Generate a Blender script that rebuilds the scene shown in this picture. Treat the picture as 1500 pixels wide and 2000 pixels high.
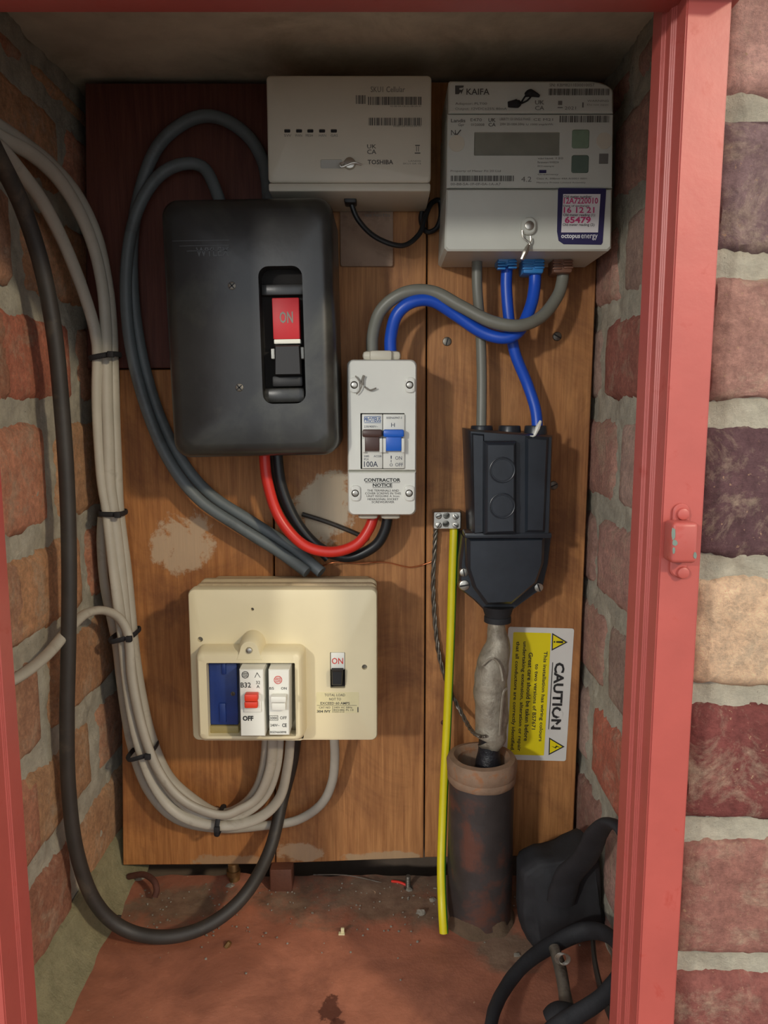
import bpy, bmesh, math, random
from mathutils import Vector, noise, Matrix
random.seed(7)
for o in list(bpy.data.objects): bpy.data.objects.remove(o)
S = bpy.context.scene; COL = S.collection
PI = math.pi
# ------------------------------------------------------------------ camera, light, exposure
F = 1502.0; PITCH = math.atan(205 / F); CP, SP = math.cos(PITCH), math.sin(PITCH)
CY, CZ = -0.40, 0.448
cd = bpy.data.cameras.new('camera'); cam = bpy.data.objects.new('camera', cd); COL.objects.link(cam)
cd.sensor_fit = 'VERTICAL'; cd.sensor_height = 36; cd.lens = F / 2000 * 36; cd.clip_start = 0.01
cam.location = (0, CY, CZ); cam.rotation_euler = (PI / 2 - PITCH, 0, 0); S.camera = cam
w = bpy.data.worlds.new('room'); S.world = w; w.use_nodes = True
w.node_tree.nodes['Background'].inputs[0].default_value = (0.90, 0.95, 1.0, 1)
w.node_tree.nodes['Background'].inputs[1].default_value = 1.22
def lamp(name, loc, target, power, size, col):
    d = bpy.data.lights.new(name, 'AREA'); d.energy = power; d.size = size; d.color = col; d.shape = 'DISK'
    o = bpy.data.objects.new(name, d); COL.objects.link(o); o.location = loc
    o.rotation_euler = (Vector(target) - Vector(loc)).to_track_quat('-Z', 'Y').to_euler()
lamp('lamp_left', (-1.10, -1.75, 0.955), (0.05, 0.2, 0.3), 18, 0.12, (1.0, 0.96, 0.88))
lamp('lamp_right', (1.20, -1.45, 1.28), (-0.12, 0.2, 0.2), 21.5, 0.12, (1.0, 0.85, 0.62))
S.view_settings.view_transform = 'Standard'; S.view_settings.look = 'None'
S.view_settings.gamma = 1; S.view_settings.use_curve_mapping = False; S.view_settings.exposure = 0.0

# ------------------------------------------------------------------ pixel <-> place helpers (1500 x 2000 frame)
def W(u, v, y):                      # the point of the plane y = const that lies behind a pixel
    t = (v - 1000) / F; dn = CP - t * SP; d = y - CY
    return Vector(((u - 750) / F / dn * d, y, CZ + (-SP - t * CP) / dn * d))
def RC(u0, v0, u1, v1, y):           # rectangle on the plane y -> x0, x1, z0, z1
    m = (v0 + v1) / 2
    return W(u0, m, y).x, W(u1, m, y).x, W(750, v1, y).z, W(750, v0, y).z
def sc(y, v=1000): return (y - CY) / F / (CP - (v - 1000) / F * SP)      # metres per pixel
def lin(c): return tuple((x / 255 / 12.92 if x / 255 <= .04045 else ((x / 255 + .055) / 1.055) ** 2.4) for x in c) + (1,)

# ------------------------------------------------------------------ materials
def nodes(name):
    m = bpy.data.materials.new(name); m.use_nodes = True; nt = m.node_tree; b = nt.nodes['Principled BSDF']
    return m, nt, b
def ND(nt, t, **k):
    n = nt.nodes.new(t)
    for a, v in k.items():
        if a.startswith('i_'): n.inputs[a[2:].replace('_', ' ')].default_value = v
        else: setattr(n, a, v)
    return n
def MIX(nt, fac, a, b, mode='MIX'):
    n = nt.nodes.new('ShaderNodeMix'); n.data_type = 'RGBA'; n.blend_type = mode
    for s, v in ((n.inputs[0], fac), (n.inputs[6], a), (n.inputs[7], b)):
        if hasattr(v, 'default_value') or hasattr(v, 'is_linked'): nt.links.new(v, s)
        else: s.default_value = v
    return n.outputs[2]
def RAMP(nt, src, p0, p1, c0=(0, 0, 0, 1), c1=(1, 1, 1, 1)):
    r = nt.nodes.new('ShaderNodeValToRGB'); e = r.color_ramp.elements
    e[0].position, e[1].position = p0, p1; e[0].color, e[1].color = c0, c1
    nt.links.new(src, r.inputs[0]); return r.outputs[0]
def COORD(nt, scale=(1, 1, 1), obj=True):
    # places are fixed in the room, so world position is the surface's own coordinate (nothing moves)
    g = nt.nodes.new('ShaderNodeNewGeometry'); mp = nt.nodes.new('ShaderNodeMapping'); mp.inputs['Scale'].default_value = scale
    nt.links.new(g.outputs['Position'], mp.inputs[0]); return mp.outputs[0]
def NOISE(nt, co, s, detail=4, rough=.6, dist=0):
    n = nt.nodes.new('ShaderNodeTexNoise'); n.inputs['Scale'].default_value = s; n.inputs['Detail'].default_value = detail
    n.inputs['Roughness'].default_value = rough; n.inputs['Distortion'].default_value = dist
    nt.links.new(co, n.inputs['Vector']); return n.outputs['Fac']
def BUMP(nt, b, src, strength, dist):
    n = nt.nodes.new('ShaderNodeBump'); n.inputs['Strength'].default_value = strength; n.inputs['Distance'].default_value = dist
    nt.links.new(src, n.inputs['Height']); nt.links.new(n.outputs[0], b.inputs['Normal'])
def mat(name, rgb, rough=.5, metal=0, var=.12, ns=60, bump=0, dirt=None, dirtlo=.55, dirthi=.75, dscale=30, spec=.5, coat=0):
    m, nt, b = nodes(name); co = COORD(nt)
    c = lin(rgb); n = NOISE(nt, co, ns)
    lo = tuple(x * (1 - var) for x in c[:3]) + (1,); hi = tuple(min(1, x * (1 + var)) for x in c[:3]) + (1,)
    out = RAMP(nt, n, .3, .7, lo, hi)
    if dirt:
        mk = RAMP(nt, NOISE(nt, co, dscale, 6, .65, .4), dirtlo, dirthi)
        out = MIX(nt, mk, out, lin(dirt))
    nt.links.new(out, b.inputs['Base Color'])
    b.inputs['Roughness'].default_value = rough; b.inputs['Metallic'].default_value = metal
    b.inputs['Specular IOR Level'].default_value = spec
    if coat: b.inputs['Coat Weight'].default_value = coat; b.inputs['Coat Roughness'].default_value = .15
    if bump: BUMP(nt, b, NOISE(nt, co, ns * 4, 5), bump, .001)
    return m
def brick_mat():
    m, nt, b = nodes('brick'); co = COORD(nt)
    oi = nt.nodes.new('ShaderNodeObjectInfo')
    n1 = RAMP(nt, NOISE(nt, co, 45, 8, .7), .3, .72, (.72, .68, .68, 1), (1.18, 1.16, 1.14, 1))
    c = MIX(nt, 1.0, oi.outputs['Color'], n1, 'MULTIPLY')
    n2 = RAMP(nt, NOISE(nt, co, 34, 8, .75, .5), .50, .78)
    c = MIX(nt, n2, c, lin((206, 186, 160)))
    n3 = RAMP(nt, NOISE(nt, co, 320, 3, .6), .66, .74)
    c = MIX(nt, n3, c, lin((196, 160, 130)))
    fz = RAMP(nt, NOISE(nt, co, 210, 6, .8), .34, .66, (.84, .82, .83, 1), (1.38, 1.38, 1.36, 1)); c = MIX(nt, 1.0, c, fz, 'MULTIPLY')
    n4 = RAMP(nt, NOISE(nt, COORD(nt, (1, 1, .55)), 60, 7, .75, .6), .64, .84)
    c = MIX(nt, n4, c, lin((84, 60, 56)))
    nt.links.new(c, b.inputs['Base Color']); b.inputs['Roughness'].default_value = .88; b.inputs['Specular IOR Level'].default_value = .25
    BUMP(nt, b, NOISE(nt, co, 210, 9, .8), 1.0, .0040); return m
def mortar_mat(name, rgb=(236, 228, 206)):
    m, nt, b = nodes(name); co = COORD(nt)
    c = RAMP(nt, NOISE(nt, co, 60, 8, .7), .3, .72, lin(tuple(x * .80 for x in rgb)), lin(rgb))
    p = RAMP(nt, NOISE(nt, co, 420, 4, .7), .66, .75)
    c = MIX(nt, p, c, lin((92, 80, 68))); nt.links.new(c, b.inputs['Base Color'])
    b.inputs['Roughness'].default_value = .95; b.inputs['Specular IOR Level'].default_value = .2
    BUMP(nt, b, NOISE(nt, co, 190, 9, .8), 1.0, .0045); return m
def blob(nt, co, cx, cz, rx, rz, nz, soft=.35, axis='XZ'):
    """0..1 mask of a smear with a ragged outline, fixed to the surface"""
    s = nt.nodes.new('ShaderNodeSeparateXYZ'); nt.links.new(co, s.inputs[0])
    def ma(op, a, bb):
        n = nt.nodes.new('ShaderNodeMath'); n.operation = op
        for i, q in enumerate((a, bb)):
            if isinstance(q, (int, float)): n.inputs[i].default_value = q
            else: nt.links.new(q, n.inputs[i])
        return n.outputs[0]
    dx = ma('DIVIDE', ma('SUBTRACT', s.outputs[axis[0]], cx), rx); dz = ma('DIVIDE', ma('SUBTRACT', s.outputs[axis[1]], cz), rz)
    d = ma('ADD', ma('MULTIPLY', dx, dx), ma('MULTIPLY', dz, dz))
    d = ma('ADD', d, ma('MULTIPLY', ma('SUBTRACT', nz, .5), 4.2))
    r_ = RAMP(nt, d, 1 - soft, 1.1, (.8, .8, .8, 1), (0, 0, 0, 1)); return r_
def wood_mat(name, a, bcol, smears=()):
    m, nt, b = nodes(name); co = COORD(nt, (9, 1, .55)); co1 = COORD(nt)
    c = RAMP(nt, NOISE(nt, co, 26, 6, .65, .6), .3, .7, lin(a), lin(bcol))
    g = RAMP(nt, NOISE(nt, COORD(nt, (30, 1, .6)), 30, 4, .6), .35, .8, (.82, .80, .78, 1), (1.08, 1.06, 1.04, 1))
    c = MIX(nt, 1.0, c, g, 'MULTIPLY')
    st = RAMP(nt, NOISE(nt, co1, 9, 7, .7, .8), .48, .66); stn = MIX(nt, .55, c, lin((94, 56, 40)))
    c = MIX(nt, st, c, stn)
    nz = NOISE(nt, co1, 38, 7, .7, .3)
    for (cx, cz, rx, rz, rgb) in smears:
        c = MIX(nt, blob(nt, co1, cx, cz, rx, rz, nz), c, lin(rgb))
    nt.links.new(c, b.inputs['Base Color']); b.inputs['Roughness'].default_value = .55; b.inputs['Specular IOR Level'].default_value = .35
    BUMP(nt, b, NOISE(nt, COORD(nt, (12, 1, .5)), 60, 5), .25, .0008); return m
def floor_mat():
    m, nt, b = nodes('red_painted_concrete'); co = COORD(nt)
    c = RAMP(nt, NOISE(nt, co, 14, 8, .65, .5), .32, .7, lin((134, 84, 66)), lin((190, 122, 94)))
    nz = NOISE(nt, co, 22, 8, .7, .4)
    grey = RAMP(nt, NOISE(nt, co, 70, 6, .7), .3, .7, lin((88, 76, 64)), lin((134, 120, 100)))
    for cx, cy, rx, ry in ((.03, .262, .20, .055), (-.19, .24, .05, .035), (.10, .19, .035, .03)):
        c = MIX(nt, blob(nt, co, cx, cy, rx, ry, nz, .8, 'XY'), c, grey)
    p = W(637, 1965, .12)
    nz2 = NOISE(nt, co, 90, 5, .7)
    for cx, cy, rx, ry, in ((-.040, .122, .0085, .014), (-.034, .108, .006, .006)):
        c = MIX(nt, blob(nt, co, cx, cy, rx, ry, nz2, .4, 'XY'), c, lin((70, 34, 26)))
    sp = RAMP(nt, NOISE(nt, co, 300, 3, .6), .70, .76); c = MIX(nt, sp, c, lin((190, 160, 130)))
    nt.links.new(c, b.inputs['Base Color']); b.inputs['Roughness'].default_value = .6
    BUMP(nt, b, NOISE(nt, co, 120, 8, .7), .5, .0015); return m
def sleeve_mat():
    return mat('lead_sleeve', (150, 142, 126), .5, .25, .2, 90, .5, (108, 98, 84), .5, .7, 60)
BOARD_SM = [(W(355, 1060, .275).x, W(0, 1058, .275).z, .030, .030, (190, 168, 140)), (W(640, 1000, .275).x, W(0, 995, .275).z, .030, .034, (196, 184, 160)),
            (W(580, 1650, .275).x, W(0, 1665, .275).z, .025, .010, (176, 150, 120)), (W(760, 1650, .275).x, W(0, 1678, .275).z, .045, .007, (170, 145, 112)),
            (W(440, 1650, .275).x, W(0, 1682, .275).z, .04, .007, (164, 135, 104))]
M = {}
M['brick'] = brick_mat(); M['mortar'] = mortar_mat('mortar'); M['fillet'] = mortar_mat('pale_render', (206, 198, 156))
M['mortar_smear'] = mortar_mat('lime_mortar', (190, 182, 160))
M['red'] = mat('red_gloss_paint', (168, 78, 70), .42, 0, .07, 30, .12, (162, 64, 54), .6, .7, 60)
M['red_chip'] = mat('bare_green_metal', (104, 118, 108), .6, .1, .2)
M['wood'] = wood_mat('varnished_board', (150, 96, 54), (192, 134, 80), BOARD_SM)
M['wood_b'] = wood_mat('varnished_board_warm', (156, 104, 62), (198, 142, 88), BOARD_SM)
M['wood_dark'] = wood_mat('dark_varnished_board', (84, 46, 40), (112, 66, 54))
M['soffit'] = mat('concrete_soffit', (214, 206, 186), .9, 0, .15, 20, .6, (180, 172, 150), .5, .7, 12)
M['plaster'] = mat('dusty_back_wall', (110, 96, 84), .9, 0, .2, 20, .4)
M['floor'] = floor_mat()
M['white'] = mat('off_white_plastic', (224, 224, 214), .42, 0, .03, 30, .05)
M['grey_white'] = mat('grey_white_plastic', (204, 198, 180), .45, 0, .03, 30, .05)
M['meter'] = mat('meter_plastic', (202, 204, 194), .42, 0, .03, 30, .04)
M['meter_label'] = mat('meter_faceplate', (180, 180, 172), .4, 0, .03, 30)
M['cream'] = mat('cream_plastic', (220, 208, 172), .4, 0, .03, 20, .05)
M['cream_dirty'] = mat('dusty_cream_plastic', (190, 172, 138), .55, 0, .1, 40, .1, (140, 122, 98), .55, .75, 40)
M['black'] = mat('black_bakelite', (42, 42, 41), .30, 0, .25, 25, .1, (74, 76, 68), .52, .80, 14, spec=.6)
M['black_cut'] = mat('black_moulding', (40, 45, 52), .34, 0, .2, 40, .1, (58, 54, 50), .60, .80, 30)
M['dark'] = mat('dark_plastic', (22, 22, 24), .5, 0, .1)
M['void'] = mat('dark_inside', (30, 27, 25), .9, 0, .1)
M['rubber'] = mat('black_rubber', (30, 30, 33), .75, 0, .25, 90, .3)
M['cable_black'] = mat('black_cable_sheath', (50, 46, 42), .55, 0, .2, 50, .1, (84, 74, 62), .55, .75, 30)
M['cable_blackpvc'] = mat('black_pvc', (30, 32, 34), .38, 0, .1)
M['cable_grey'] = mat('grey_cable_sheath', (172, 166, 152), .5, 0, .08, 40, .08, (140, 132, 118), .6, .8, 40)
M['cable_bluegrey'] = mat('blue_grey_cable_sheath', (98, 106, 108), .5, 0, .1, 40, .08, (74, 76, 74), .55, .8, 30)
M['cable_tail'] = mat('grey_meter_tail', (122, 122, 112), .42, 0, .06)
M['blue'] = mat('blue_pvc', (28, 82, 196), .36, 0, .06)
M['blue_lever'] = mat('blue_lever', (20, 96, 200), .35, 0, .04)
M['blue_gland'] = mat('blue_shroud', (54, 132, 200), .35, 0, .05)
M['brown_gland'] = mat('brown_shroud', (120, 84, 66), .45, 0, .1)
M['brown_lever'] = mat('brown_lever', (76, 50, 42), .4, 0, .05)
M['navy'] = mat('blue_carrier', (26, 52, 116), .4, 0, .15, 60, .1)
M['redpvc'] = mat('red_pvc', (214, 48, 36), .36, 0, .06)
M['redlever'] = mat('red_lever', (214, 60, 36), .4, 0, .05)
M['redon'] = mat('red_rocker', (190, 30, 40), .5, 0, .05)
M['yellow'] = mat('yellow_pvc', (214, 200, 24), .4, 0, .05)
M['green'] = mat('green_pvc', (60, 140, 40), .4, 0, .05)
M['steel'] = mat('zinc_steel', (190, 186, 176), .32, .9, .12, 80, .1, (120, 112, 100), .55, .75, 200)
M['steel_dull'] = mat('dull_steel', (128, 122, 112), .45, .7, .2, 80, .2, (84, 72, 60), .5, .7, 120)
M['copper'] = mat('copper', (196, 120, 78), .35, .9, .1)
M['brass'] = mat('brass', (140, 110, 70), .4, .7, .15, 80)
M['lead'] = sleeve_mat()
M['tape'] = mat('black_bitumen_tape', (34, 34, 38), .35, 0, .3, 120, .6)
M['pipe'] = mat('rusty_dark_pipe', (62, 56, 54), .5, .1, .3, 25, .5, (98, 62, 50), .48, .62, 26)
M['pipe_rim'] = mat('rusty_pipe_rim', (138, 112, 90), .75, 0, .2, 60, .5, (150, 104, 70), .55, .65, 60)
M['ink'] = mat('black_ink', (40, 40, 40), .6); M['ink_grey'] = mat('grey_ink', (112, 110, 104), .6); M['ink_mid'] = mat('faded_ink', (78, 76, 72), .6)
M['ink_red'] = mat('red_ink', (206, 50, 40), .6); M['ink_blue'] = mat('blue_ink', (40, 86, 150), .6)
M['ink_pink'] = mat('pink_marker', (196, 60, 116), .6); M['ink_white'] = mat('white_ink', (226, 226, 230), .6); M['ink_navy'] = mat('slate_ink', (60, 66, 84), .6)
M['sticker_navy'] = mat('navy_sticker', (44, 40, 84), .4); M['paper'] = mat('white_paper', (226, 222, 222), .6, 0, .02)
M['sign_white'] = mat('white_label', (216, 214, 208), .45, 0, .02); M['sign_yellow'] = mat('yellow_label', (232, 214, 20), .45, 0, .02)
M['lcd'] = mat('lcd_glass', (132, 132, 120), .35, 0, .15, 30); M['green1'] = mat('pale_green_button', (128, 150, 126), .5); M['green2'] = mat('dark_green_button', (94, 112, 100), .5)
M['ivory_label'] = mat('ivory_label', (214, 204, 160), .5, 0, .03); M['woodblock'] = mat('brown_block', (100, 60, 44), .7, 0, .2, 60, .4)
M['olive'] = mat('yellowed_plastic', (150, 134, 84), .5, 0, .1); M['crumb'] = mortar_mat('mortar_crumb', (204, 196, 180))
M['rust'] = mat('rust', (88, 52, 42), .8, .1, .3)

# ------------------------------------------------------------------ geometry collector
def rr(x0, x1, z0, z1, r, n=6):
    r = max(1e-6, min(r, (x1 - x0) / 2.001, (z1 - z0) / 2.001)); p = []
    for cx, cz, a in ((x1 - r, z1 - r, 0), (x0 + r, z1 - r, 90), (x0 + r, z0 + r, 180), (x1 - r, z0 + r, 270)):
        for k in range(n + 1):
            t = math.radians(a + 90 * k / n); p.append((cx + r * math.cos(t), cz + r * math.sin(t)))
    return p
def circ(cx, cz, r, n=24): return [(cx + r * math.cos(2 * PI * k / n), cz + r * math.sin(2 * PI * k / n)) for k in range(n)]
def catmull(P, res=8):
    out = []; n = len(P)
    for i in range(n - 1):
        p0, p1, p2, p3 = P[max(i - 1, 0)], P[i], P[i + 1], P[min(i + 2, n - 1)]
        for k in range(res):
            t = k / res
            out.append(.5 * ((2 * p1) + (p2 - p0) * t + (2 * p0 - 5 * p1 + 4 * p2 - p3) * t * t + (3 * p1 - p0 - 3 * p2 + p3) * t ** 3))
    out.append(P[-1].copy()); return out
class G:
    def __init__(s): s.bm = bmesh.new(); s.mi = 0
    def faces(s, vs, fs, mi=None):
        v = [s.bm.verts.new(p) for p in vs]; r = []
        for f in fs:
            try:
                q = s.bm.faces.new([v[i] for i in f]); q.material_index = s.mi if mi is None else mi; r.append(q)
            except ValueError: pass
        return v, r
    def box(s, x0, x1, y0, y1, z0, z1, r=0, seg=2, jit=0):
        t = bmesh.new(); bmesh.ops.create_cube(t, size=1)
        for v in t.verts: v.co = Vector(((x0 + x1) / 2 + v.co.x * (x1 - x0), (y0 + y1) / 2 + v.co.y * (y1 - y0), (z0 + z1) / 2 + v.co.z * (z1 - z0)))
        if r: bmesh.ops.bevel(t, geom=t.edges[:], offset=r, segments=seg, profile=.5, affect='EDGES')
        if jit:
            for v in t.verts: v.co += Vector([random.uniform(-jit, jit) for _ in range(3)])
        for f in t.faces: f.material_index = s.mi
        me = bpy.data.meshes.new('t'); t.to_mesh(me); t.free(); s.bm.from_mesh(me); bpy.data.meshes.remove(me); return s
    def case(s, loop, prof, holes=(), hole_depth=.004, back=True, cap=True):
        """rings of a convex outline: prof = [(inset, y), ...] from back to front; the front is capped round the holes"""
        xs = [p[0] for p in loop]; zs = [p[1] for p in loop]; cx, cz = (min(xs) + max(xs)) / 2, (min(zs) + max(zs)) / 2
        hw, hh = (max(xs) - min(xs)) / 2, (max(zs) - min(zs)) / 2; n = len(loop); R = []
        for i, y in prof:
            R.append([s.bm.verts.new((cx + (x - cx) * (1 - i / hw), y, cz + (z - cz) * (1 - i / hh))) for x, z in loop])
        def q(vs):
            try: f = s.bm.faces.new(vs); f.material_index = s.mi
            except ValueError: pass
        for a, b in zip(R, R[1:]):
            for k in range(n): q([a[k], a[(k + 1) % n], b[(k + 1) % n], b[k]])
        if back: q(R[0][::-1])
        if cap:
            if not holes: q(R[-1])
            else:
                yf = prof[-1][1]; E = []
                def ring(vs):
                    for k in range(len(vs)):
                        e = s.bm.edges.get((vs[k], vs[(k + 1) % len(vs)])) or s.bm.edges.new((vs[k], vs[(k + 1) % len(vs)])); E.append(e)
                ring(R[-1])
                for h in holes:
                    a = [s.bm.verts.new((x, yf, z)) for x, z in h]; b = [s.bm.verts.new((x, yf + hole_depth, z)) for x, z in h]
                    ring(a)
                    for k in range(len(h)): q([a[k], a[(k + 1) % len(h)], b[(k + 1) % len(h)], b[k]])
                r = bmesh.ops.triangle_fill(s.bm, edges=E, use_beauty=True, use_dissolve=False)
                for g in r['geom']:
                    if isinstance(g, bmesh.types.BMFace): g.material_index = s.mi
        return s
    def slab(s, loop, yb, yf, bev=.0006):
        return s.case(loop, [(0, yb), (0, yf + bev), (bev, yf)] if bev else [(0, yb), (0, yf)])
    def cyl(s, p0, p1, r0, r1=None, n=20, bev=0):
        p0, p1 = Vector(p0), Vector(p1); r1 = r0 if r1 is None else r1; L = (p1 - p0).length; d = (p1 - p0).normalized()
        prof = [(0, r0), (L, r1)]
        if bev: prof = [(0, r0), (L - bev, r1), (L - bev * .3, r1 - bev * .3), (L, r1 - bev)]
        a = d.orthogonal().normalized(); b = d.cross(a); R = []
        for t, r in prof: R.append([s.bm.verts.new(p0 + d * t + (a * math.cos(2 * PI * k / n) + b * math.sin(2 * PI * k / n)) * r) for k in range(n)])
        for A, B in zip(R, R[1:]):
            for k in range(n): f = s.bm.faces.new([A[k], A[(k + 1) % n], B[(k + 1) % n], B[k]]); f.material_index = s.mi
        for q in (R[0][::-1], R[-1]): f = s.bm.faces.new(q); f.material_index = s.mi
        return s
    def lathe(s, c, prof, n=40, lump=0):
        """prof = [(r, z)] closed loop turned about a vertical axis through c"""
        R = []
        for r, z in prof:
            row = []
            for k in range(n):
                a = 2 * PI * k / n; q = r * (1 + lump * noise.noise(Vector((math.cos(a) * 2, math.sin(a) * 2, z * 60))))
                row.append(s.bm.verts.new((c[0] + q * math.cos(a), c[1] + q * math.sin(a), c[2] + z)))
            R.append(row)
        for i in range(len(R)):
            A, B = R[i], R[(i + 1) % len(R)]
            for k in range(n): f = s.bm.faces.new([A[k], A[(k + 1) % n], B[(k + 1) % n], B[k]]); f.material_index = s.mi
        return s
    def tube(s, P, r, rt=None, n=12, res=8, closed=False, sector=None, lump=0, up=(0, -1, 0)):
        P = [Vector(p) for p in P]; m = len(P)
        rad = r if isinstance(r, (list, tuple)) else [r] * m
        if closed: Q = P; rq = rad
        else:
            Q = catmull(P, res); rq = []
            for i in range(m - 1): rq += [rad[i] + (rad[i + 1] - rad[i]) * k / res for k in range(res)]
            rq.append(rad[-1])
        N = len(Q); U = Vector(up); R = []
        for i in range(N):
            a = Q[i - 1] if (i or closed) else Q[i]; b = Q[(i + 1) % N] if (i < N - 1 or closed) else Q[i]
            T = (b - a); T = T.normalized() if T.length > 1e-9 else Vector((0, 0, 1))
            U = (U - T * U.dot(T)); U = U.normalized() if U.length > 1e-6 else T.orthogonal().normalized()
            V = T.cross(U); ru = rq[i] if rt is None else rt * rq[i] / rad[0]
            row = []
            for k in range(n):
                an = 2 * PI * k / n; off = V * math.cos(an) * rq[i] + U * math.sin(an) * ru
                if lump: off *= 1 + lump * noise.noise((Q[i] + off) * 90)
                row.append(s.bm.verts.new(Q[i] + off))
            R.append(row)
        for i in range(N if closed else N - 1):
            A, B = R[i], R[(i + 1) % N]
            for k in range(n):
                f = s.bm.faces.new([A[k], A[(k + 1) % n], B[(k + 1) % n], B[k]])
                f.material_index = 1 if sector and k in sector else s.mi
        if not closed:
            for q in (R[0][::-1], R[-1]): f = s.bm.faces.new(q); f.material_index = s.mi
        return s
    def ball(s, c, rx, ry=None, rz=None, sub=2, jit=0):
        ry = ry or rx; rz = rz or rx; t = bmesh.new(); bmesh.ops.create_icosphere(t, subdivisions=sub, radius=1)
        for v in t.verts:
            k = 1 + jit * noise.noise(v.co * 1.7 + Vector(c) * 97); v.co = Vector(c) + Vector((v.co.x * rx, v.co.y * ry, v.co.z * rz)) * k
        for f in t.faces: f.material_index = s.mi
        me = bpy.data.meshes.new('t'); t.to_mesh(me); t.free(); s.bm.from_mesh(me); bpy.data.meshes.remove(me); return s
    def text(s, body, u0, v0, u1, v1, y, bold=0, rot=False, mi=None):
        """flat lettering fitted to a pixel box on the plane y; rot = reads from top to bottom"""
        cu = bpy.data.curves.new('t', 'FONT'); cu.body = body; cu.resolution_u = 2; cu.offset = bold; cu.fill_mode = 'FRONT'
        ob = bpy.data.objects.new('t', cu); me = bpy.data.meshes.new_from_object(ob)
        if len(me.vertices):
            xs = [v.co.x for v in me.vertices]; ys = [v.co.y for v in me.vertices]
            ax, bx, ay, by = min(xs), max(xs), min(ys), max(ys)
            X0, X1, Z0, Z1 = RC(u0, v0, u1, v1, y); vs = []
            for v in me.vertices:
                p, q = (v.co.x - ax) / max(bx - ax, 1e-6), (v.co.y - ay) / max(by - ay, 1e-6)
                if rot: vs.append((X0 + (X1 - X0) * q, y, Z1 + (Z0 - Z1) * p))
                else: vs.append((X0 + (X1 - X0) * p, y, Z0 + (Z1 - Z0) * q))
            s.faces(vs, [list(f.vertices) for f in me.polygons], mi)
        bpy.data.meshes.remove(me); bpy.data.objects.remove(ob); bpy.data.curves.remove(cu); return s
    def rect(s, u0, v0, u1, v1, y, mi=None):
        a, b, c, d = RC(u0, v0, u1, v1, y); s.faces([(a, y, c), (b, y, c), (b, y, d), (a, y, d)], [(0, 1, 2, 3)], mi); return s
    def poly(s, pts, y, mi=None):
        s.faces([W(u, v, y) for u, v in pts], [tuple(range(len(pts)))], mi); return s
    def barcode(s, u0, v0, u1, v1, y, seed=1):
        rn = random.Random(seed); u = u0
        while u < u1 - 1:
            wd = rn.choice((.8, 1.2, 1.8, 2.4)); s.rect(u, v0, min(u + wd, u1), v1, y); u += wd + rn.choice((.8, 1.2, 2.0))
        return s
    def obj(s, name, m, parent=None, ang=35, keepn=False):
        if not keepn: bmesh.ops.recalc_face_normals(s.bm, faces=s.bm.faces[:])
        me = bpy.data.meshes.new(name); s.bm.to_mesh(me); s.bm.free()
        for x in (m if isinstance(m, (list, tuple)) else [m]): me.materials.append(M[x] if isinstance(x, str) else x)
        for p in me.polygons: p.use_smooth = True
        me.set_sharp_from_angle(angle=math.radians(ang))
        o = bpy.data.objects.new(name, me); COL.objects.link(o)
        if parent is None:
            c = [v.co for v in me.vertices]
            org = Vector(((min(q.x for q in c) + max(q.x for q in c)) / 2, (min(q.y for q in c) + max(q.y for q in c)) / 2, min(q.z for q in c)))
            me.transform(Matrix.Translation(-org)); o.location = org; o['_o'] = 1
            ORG[o.name] = org
        else:
            org = ORG[parent.name]; me.transform(Matrix.Translation(-org)); o.parent = parent; ORG[o.name] = org
        if '_o' in o: del o['_o']
        return o
ORG = {}
def thing(name, label, cat, loc, group=None, roty=0):
    o = bpy.data.objects.new(name, None); COL.objects.link(o); o.location = loc; ORG[o.name] = Vector(loc); o.empty_display_size = .02
    o.rotation_euler = (0, roty, 0); return tag(o, label, cat, group)
def tag(o, label, cat, group=None):
    o['label'] = label; o['category'] = cat
    if group: o['group'] = group
    return o
def struct(o, label=None):
    o['kind'] = 'structure'
    if label: o['label'] = label
    return o
def flat(o):                        # print is kept facing the room
    return o
def lettering(parent, m, fn, name='lettering'):
    g = G(); fn(g)
    for f in g.bm.faces:
        f.normal_update()
        if f.normal.y > 0: f.normal_flip()
    return g.obj(name, m, parent, keepn=True)
def screw_head(parent, c, r, m='steel', name='screw', slot=30, cross=False, proud=.0015):
    g = G(); x, y, z = c; g.cyl((x, y + .002, z), (x, y - proud, z), r, r * .92, 20, r * .25)
    o = g.obj(name, m, parent)
    g = G(); a = math.radians(slot)
    for k in ((0, 90) if cross else (0,)):
        b = a + math.radians(k); dx, dz = math.cos(b) * r * .8, math.sin(b) * r * .8; nx, nz = -math.sin(b) * r * .13, math.cos(b) * r * .13
        yy = y - proud - .0001
        g.faces([(x - dx - nx, yy, z - dz - nz), (x + dx - nx, yy, z + dz - nz), (x + dx + nx, yy, z + dz + nz), (x - dx + nx, yy, z - dz + nz)], [(0, 1, 2, 3)])
    for f in g.bm.faces:
        f.normal_update()
        if f.normal.y > 0: f.normal_flip()
    if parent is None or parent.parent is None:
        g.obj('screw_slot', 'dark', o, keepn=True)
    else: g.bm.free()
    return o

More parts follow.
